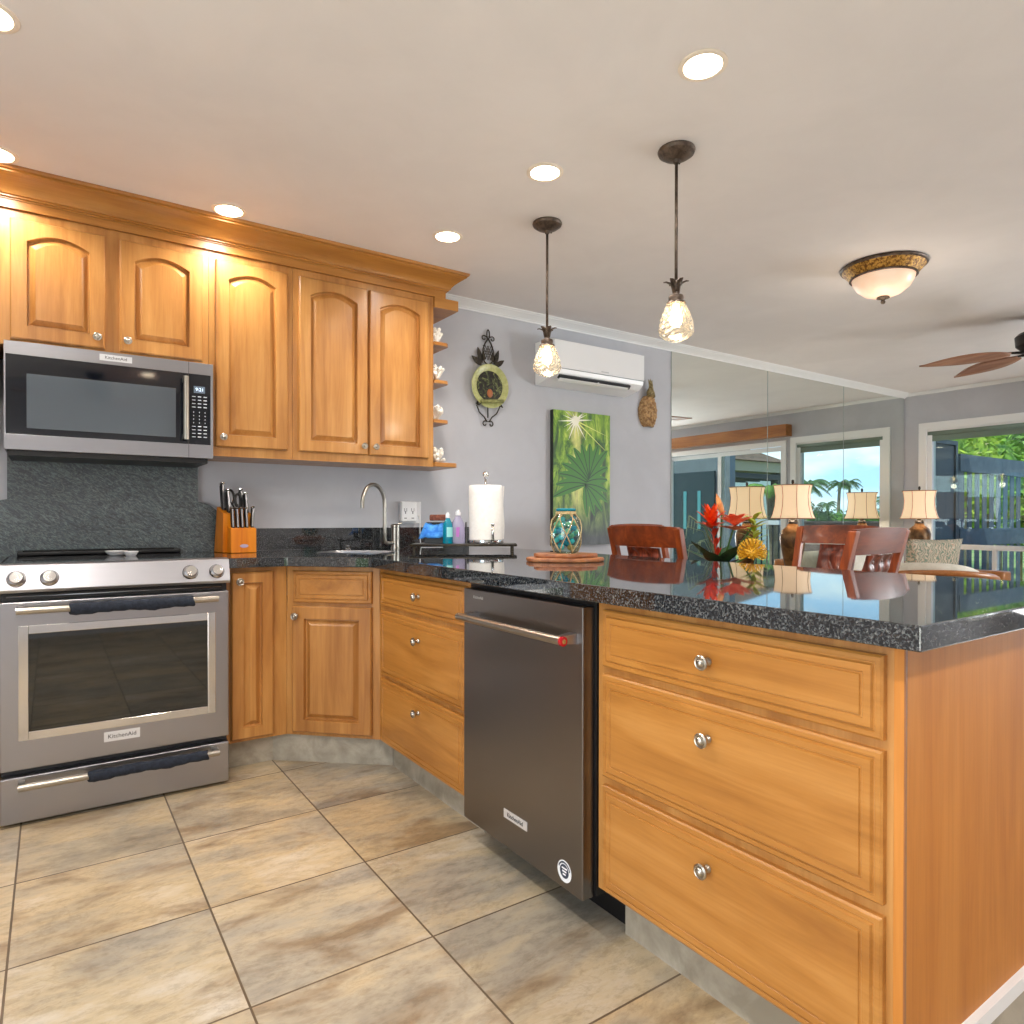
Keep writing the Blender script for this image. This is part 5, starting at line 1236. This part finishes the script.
def pillow(c, w_, h_, th, rz, rx, lab, mt):
    b = NB(); n = 12; M_ = Matrix.Translation(Vector(c)) @ Matrix.Rotation(rz, 4, 'Z') @ Matrix.Rotation(rx, 4, 'X')
    G = []
    for s in (-1, 1):
        rows = []
        for i in range(n + 1):
            r_ = []
            for j in range(n + 1):
                x = -1 + 2 * i / n; z = -1 + 2 * j / n; e = (1 - x ** 4) * (1 - z ** 4); pin = 1 - .06 * (1 - abs(x) ** 2) * abs(z) ** 3; pin2 = 1 - .06 * (1 - abs(z) ** 2) * abs(x) ** 3
                r_.append(b.verts.new(M_ @ Vector((x * w_ / 2 * pin2, s * th / 2 * max(0, e) ** .5, z * h_ / 2 * pin))))
            rows.append(r_)
        for A, C_ in zip(rows, rows[1:]):
            for j in range(n): b.faces.new((A[j], A[j + 1], C_[j + 1], C_[j]))
    bmesh.ops.remove_doubles(b, verts=b.verts, dist=.0005)
    return tag(obj('throw_pillow', b, mt, smooth=0), lab, 'pillow')
pillow((5.60, -.70, .700), .52, .42, .15, R(-34), R(10), 'tropical leaf print throw pillow in front of the window, behind the cream armchair', PAT)
# low armchair with curved rail (back towards the camera)
ac = Vector((4.16, -1.27, 0))
t = thing('armchair', 'cream cushioned lounge chair with curved wooden rail right of the dining chairs', 'armchair', ac, R(-62))
def arc_pts(r_, z, a0=200, a1=340, n=14, dz=0): return [(r_ * math.cos(R(a0 + (a1 - a0) * k / n)), r_ * math.sin(R(a0 + (a1 - a0) * k / n)) + .0, z - dz * abs(2 * k / n - 1) ** 2) for k in range(n + 1)]
b = NB()
tube(b, arc_pts(.435, .722, 190, 372, 20, .10), .020, 10); tube(b, arc_pts(.435, .675, 190, 372, 20, .10), .014, 8)
obj('curved_rail', b, RATTAN, t, local=True)
b = NB(); lathe(b, [(0, .26), (.38, .26), (.42, .30), (.42, .40), (.38, .45), (0, .46)], (0, 0, 0), 32); obj('seat_cushion', b, CREAM, t, local=True, smooth=50)
b = NB(); rows = []
for k in range(21):
    a = R(175 + 190 * k / 20); q = abs(2 * k / 20 - 1); zt = .785 - .20 * q ** 2.5
    rows.append([b.verts.new((r_ * math.cos(a), r_ * math.sin(a), z)) for r_, z in ((.40, .40), (.41, .6), (.40, zt - .03), (.36, zt), (.31, zt - .03), (.28, .6), (.28, .47))])
for A, C_ in zip(rows, rows[1:]):
    for i in range(7): b.faces.new((A[i], A[(i + 1) % 7], C_[(i + 1) % 7], C_[i]))
b.faces.new(rows[0][::-1]); b.faces.new(rows[-1]); obj('back_cushion', b, CREAM, t, local=True, smooth=60)
for k in range(5):
    a = R(190 + 40 * k); b = tube(NB(), [(.40 * math.cos(a), .40 * math.sin(a), .0), (.42 * math.cos(a), .42 * math.sin(a), .60)], .016, 8); obj('leg', b, RATTAN, t, local=True)

# ---------------------------------------------------------------- wall decor behind the camera, seen as reflections
TW = Vector((-1.55, YB + .02, 2.0))

# ---------------------------------------------------------------- outside
b = box(NB(), XR + .15, 10.6, -9, .9, -.10, -.005); struct('lanai_floor', b, blotch('lanai_concrete', (150, 146, 138), (172, 168, 160), 6, .8))
b = box(NB(), -60, 160, -160, 120, -.45, -.30); struct('lawn', b, blotch('lawn_green', (96, 132, 52), (150, 160, 90), .6, .95))
b = NB(); box(b, XR + .15, 7.7, -9, 1.2, 2.36, 2.62)
tag(struct('lanai_roof', b, blotch('eave_brown', (120, 96, 74), (140, 114, 88), 5, .8)), 'brown eave over the patio beyond the window', 'roof')
SLATE = blotch('slate_blue_paint', (66, 80, 92), (80, 94, 106), 8, .6)
t = thing('patio_gate', 'slate blue slatted wood gate panel outside the window', 'fence', (8.8, .02, -.005))
b = NB()
for k in range(9):
    x = 7.95 + k * .215; box(b, x, x + .115, .012, .024, .02, 1.74)
obj('slats', b, SLATE, t)
b = NB(); box(b, 7.88, 9.82, -.020, .010, 1.66, 1.87); obj('top_rail', b, SLATE, t)
b = NB(); box(b, 7.88, 9.82, -.020, .010, .76, .97); obj('middle_rail', b, SLATE, t)
b = NB(); box(b, 7.85, 7.92, -.01, .06, -.0, 1.84); obj('post', b, SLATE, t)
t = thing('screen_panel', 'dark grey screened patio door panel behind the corner lamp', 'screen door', (7.5, .0, -.005))
b = NB(); Msn = fr2((7.14, .03, -.004), (1, 0, 0), (0, -1, 0)); frame_rect(b, Msn, .70, 2.02, .05, .04); obj('frame', b, mat('screen_frame', (66, 78, 88), .5), t)
obj('screen', box(NB(), 7.19, 7.79, .012, .022, .045, 1.965), mat('screen_mesh', (86, 96, 104), .7), t)
t = thing('patio_wall', 'low mauve brown patio wall beyond the window, seen in the mirror', 'wall', (10.2, -2, -.005))
b = NB(); box(b, 10.1, 10.25, -3.7, -.45, -.004, 1.02); obj('wall_face', b, blotch('mauve_boards', (112, 92, 86), (140, 116, 106), 5, .8), t)
obj('cap', box(NB(), 10.07, 10.28, -3.7, -.45, 1.0205, 1.05), mat('cap_brown', (96, 84, 78), .7), t)
t = thing('reflection_wall', 'added grey wall with a dark panel imitating the glass reflection at the mirror left', 'wall', (8.8, -4.9, -.005))  # added wall imitating the dark reflection in the sliding door glass
b = NB(); box(b, 8.75, 8.90, -6.6, -3.95, -.004, 2.49); obj('wall_face', b, blotch('cool_grey_reflection', (120, 128, 134), (132, 140, 146), 3, .7), t)
dd = obj('door', box(NB(), 8.71, 8.749, -5.25, -4.25, 0, 1.95), mat('teal_dark_reflection', (28, 52, 56), .25), t)  # dark panel drawn for the glass reflection
b = NB(); box(b, 8.700, 8.709, -4.95, -4.88, .9, 1.6); box(b, 8.700, 8.709, -4.62, -4.55, .9, 1.6); obj('reflection_strip', b, mat('teal_reflection_strip', (90, 170, 176), .1), dd)
# gazebo roof building in the mirror view
def gaz():
    t = thing('pavilion', 'brown hip-roofed pavilion with dark rafters, reflected beside the flowers', 'building', (15, -9.5, -.3))
    b = NB(); c_ = Vector((15.0, -10.4, 0)); e = [b.verts.new((c_.x + dx_, c_.y + dy_, 2.75)) for dx_, dy_ in ((-2.2, -2.2), (2.2, -2.2), (2.2, 2.2), (-2.2, 2.2))]; a = b.verts.new((c_.x, c_.y, 3.9))
    for i in range(4): b.faces.new((e[i], e[(i + 1) % 4], a))
    b.faces.new(e); obj('roof', b, blotch('brown_shingle', (110, 84, 62), (140, 110, 84), 5, .9), t)
    b = NB(); box(b, c_.x - 2.1, c_.x + 2.1, c_.y - 2.1, c_.y + 2.1, 2.45, 2.74)
    obj('fascia', b, mat('fascia_tan', (176, 160, 140), .7), t)
    for dx_, dy_ in ((-1.9, -1.9), (1.9, -1.9), (1.9, 1.9), (-1.9, 1.9)):
        b = box(NB(), c_.x + dx_ - .12, c_.x + dx_ + .12, c_.y + dy_ - .12, c_.y + dy_ + .12, -.3, 2.448); obj('post', b, mat('dark_post', (58, 60, 66), .7), t)
    b = NB()
    for k in range(9): box(b, c_.x - 2.3, c_.x + 2.3, c_.y - 2 + k * .5 - .05, c_.y - 2 + k * .5 + .05, 2.25, 2.40)
    obj('rafters', b, MATS['dark_post'], t)
gaz()
t = thing('neighbour_building', 'white apartment wing with dark windows, reflected behind the lamp', 'building', (24, -17, -.3))
b = box(NB(), 22, 27, -26, -14.5, -.29, 3.2); obj('wall_face', b, mat('white_render', (232, 230, 224), .8), t)
for k in range(5): obj('window', box(NB(), 21.93, 21.99, -24.5 + k * 2.0, -23.4 + k * 2.0, .7, 1.9), mat('dark_window', (50, 60, 68), .2), t)
t = thing('balcony_railing', 'white and black metal railing on the patio, reflected left of the lamp', 'railing', (9.9, -4.2, -.005))
b = NB(); box(b, 9.85, 9.93, -7.0, -3.72, .98, 1.06); box(b, 9.86, 9.92, -7, -3.72, .10, .16); obj('rails', b, WHITE, t)
b = NB()
for k in range(28): box(b, 9.88, 9.90, -6.95 + k * .118, -6.93 + k * .118, .16, .98)
obj('bars', b, mat('black_iron_bar', (40, 44, 48), .5), t)
# palms
TRUNK = blotch('palm_trunk', (120, 104, 84), (156, 138, 114), 3, .9)
FROND = [blotch('palm_green', (52, 88, 40), (96, 130, 60), 2, .7), blotch('palm_yellow_green', (110, 150, 50), (160, 186, 80), 2, .7)]
def palm(x, y, h, cr_, lab, seed, mt=0, trunk=.16):
    rr = random.Random(seed); t = thing('palm_tree', lab, 'tree', (x, y, -.3), group='palm trees beyond the patio'); lean = rr.uniform(-.4, .4)
    b = tube(NB(), [Vector((x + lean * s * s, y, -.3 + h * s)) for s in (0, .25, .5, .75, 1)], [trunk, trunk * .8, trunk * .7, trunk * .65, trunk * .6], 10); obj('trunk', b, TRUNK, t)
    top = Vector((x + lean, y, h - .3)); b = NB()
    for k in range(18):
        a = 2 * PI * k / 18 + rr.uniform(-.2, .2); el = rr.uniform(-.1, 1.1); L_ = cr_ * rr.uniform(.85, 1.1); d = Vector((math.cos(a), math.sin(a), 0)); s = Vector((-math.sin(a), math.cos(a), 0)); pts = []
        for j in range(9):
            q = j / 8; pts.append(top + d * L_ * q * (1 - .15 * q) + Vector((0, 0, L_ * (el * q - (.55 + .5 * el) * q * q))))
        tube(b, pts, [.04 * cr_ / 2 * (1 - .8 * j / 8) for j in range(9)], 4)
        for j in range(1, 25):
            q = j / 25; i0 = min(7, int(q * 8)); f_ = q * 8 - i0; c_ = pts[i0].lerp(pts[i0 + 1], f_); ll = L_ * .30 * math.sin(PI * (q * .8 + .15)); dd_ = (pts[i0 + 1] - pts[i0]).normalized()
            for sg in (-1, 1):
                e = c_ + s * sg * ll * .8 + dd_ * ll * .5 + Vector((0, 0, -ll * .45)); w_ = dd_ * L_ * .022
                b.faces.new([b.verts.new(c_ - w_), b.verts.new(c_ + w_), b.verts.new(e)])
    obj('fronds', b, FROND[mt], t)
def mp_(px, py, dep):
    p = at_px(px, py, dep); return p.x, -p.y, p.z
for i, (px_, py_, dep, cr_, lab, mt) in enumerate(((838, 484, 60, 1.35, 'left of the twin distant palms reflected between the two window lamps', 0), (850.5, 483, 70, 1.5, 'right of the twin distant palms reflected between the two window lamps', 0), (802, 484, 24, .95, 'large dark palm reflected just right of the white window post', 0), (775, 492, 14.2, .65, 'bright yellow green palm reflected left of the white window post', 1), (886, 500, 90, 1.9, 'distant palm reflected at the right edge of the mirrored window', 0), (827, 504, 80, 1.4, 'small distant palm reflected left of the twin palms', 0))):
    x, y, z = mp_(px_, py_, dep); palm(x, y, z + .3, cr_, lab, i, mt, .2 if dep > 50 else .14)
def bush(x, y, z, rx, ry, rz, lab, mt, seed, n=900, grp='shrubs and trees outside'):
    rr = random.Random(seed); t = thing('leafy_shrub', lab, 'shrub', (x, y, z), group=grp); b = NB(); ls = max(rx, rz) * .09
    for k in range(n):
        u_ = rr.uniform(-1, 1); a = rr.uniform(0, 2 * PI); q = math.sqrt(1 - u_ * u_); r_ = rr.uniform(.72, 1.05) + .12 * noise.noise(Vector((q * math.cos(a) * 2.5, q * math.sin(a) * 2.5, u_ * 2.5 + seed)))
        c_ = Vector((x + rx * r_ * q * math.cos(a), y + ry * r_ * q * math.sin(a), z + rz + rz * r_ * u_)); d = Vector((rr.uniform(-1, 1), rr.uniform(-1, 1), rr.uniform(-.4, 1))).normalized(); s = d.cross(Vector((rr.uniform(-1, 1), rr.uniform(-1, 1), rr.uniform(-1, 1)))).normalized()
        b.faces.new([b.verts.new(c_ - s * ls * .4), b.verts.new(c_ + d * ls), b.verts.new(c_ + s * ls * .4), b.verts.new(c_ - d * ls)])
    ball(b, (x, y, z + rz), 1, (rx * .72, ry * .72, rz * .72), 2)
    obj('foliage', b, mt, t); obj('stem', tube(NB(), [(x, y, -.3), (x, y, z + rz * .6)], .05, 6), TRUNK, t)
BG = [blotch('hedge_green', (48, 84, 26), (104, 146, 40), 3, .7), blotch('sunny_green', (110, 150, 34), (186, 204, 70), 3, .7), blotch('dark_hedge', (34, 56, 26), (66, 96, 42), 3, .8), blotch('fresh_green', (84, 130, 34), (150, 186, 62), 3, .7)]
for (px_, dep, rx_, z_, rz_, lab, mt_, sd, n_l) in ((968, 11.0, .40, 1.2, .85, 'sunny yellow green shrub above the left end of the gate top rail', BG[1], 11, 700), (990, 12.4, .62, .9, .95, 'mid green shrub above the middle of the gate top rail', BG[3], 12, 900),
        (1020, 14.2, .75, .5, 1.2, 'darker shrub rising behind the right end of the gate', BG[0], 13, 900), (1000, 17.0, 1.4, .6, 2.0, 'tall dark green tree furthest behind the gate', BG[2], 14, 1400)):
    p = at_px(px_, 500, dep); bush(p.x, p.y, z_, rx_, rx_, rz_, lab, mt_, sd, n_l)
for i, (px_, dep, w_, h_) in enumerate(((800, 36, 1.5, 2.6), (818, 44, 2.2, 2.3), (838, 52, 2.6, 2.2), (868, 62, 3.4, 2.6), (896, 74, 3.6, 3.0))):
    x, y, z = mp_(px_, 525, dep); bush(x, y, -.3, w_ * .6, w_ * .5, h_ * .5, ['rounded tree clump reflected behind the big lamp shade', 'rounded tree clump reflected right of the big lamp shade', 'low tree clump reflected under the twin palms', 'tree clump reflected behind the smaller lamp', 'tree clump reflected by the right window casing'][i], BG[i % 2 * 2 if i % 3 else 0], 30 + i, 500)
# neighbouring wall with posts far right behind the gate
t = thing('garden_shed', 'small cream garden building with dark windows right of the gate', 'building', (16, -.3, -.3))
obj('wall_face', box(NB(), 15, 17, -1.4, .6, -.29, 1.75), mat('cream_render', (214, 196, 164), .8), t); obj('window', box(NB(), 14.95, 14.99, -1.1, .3, .4, 1.25), MATS['dark_window'], t)
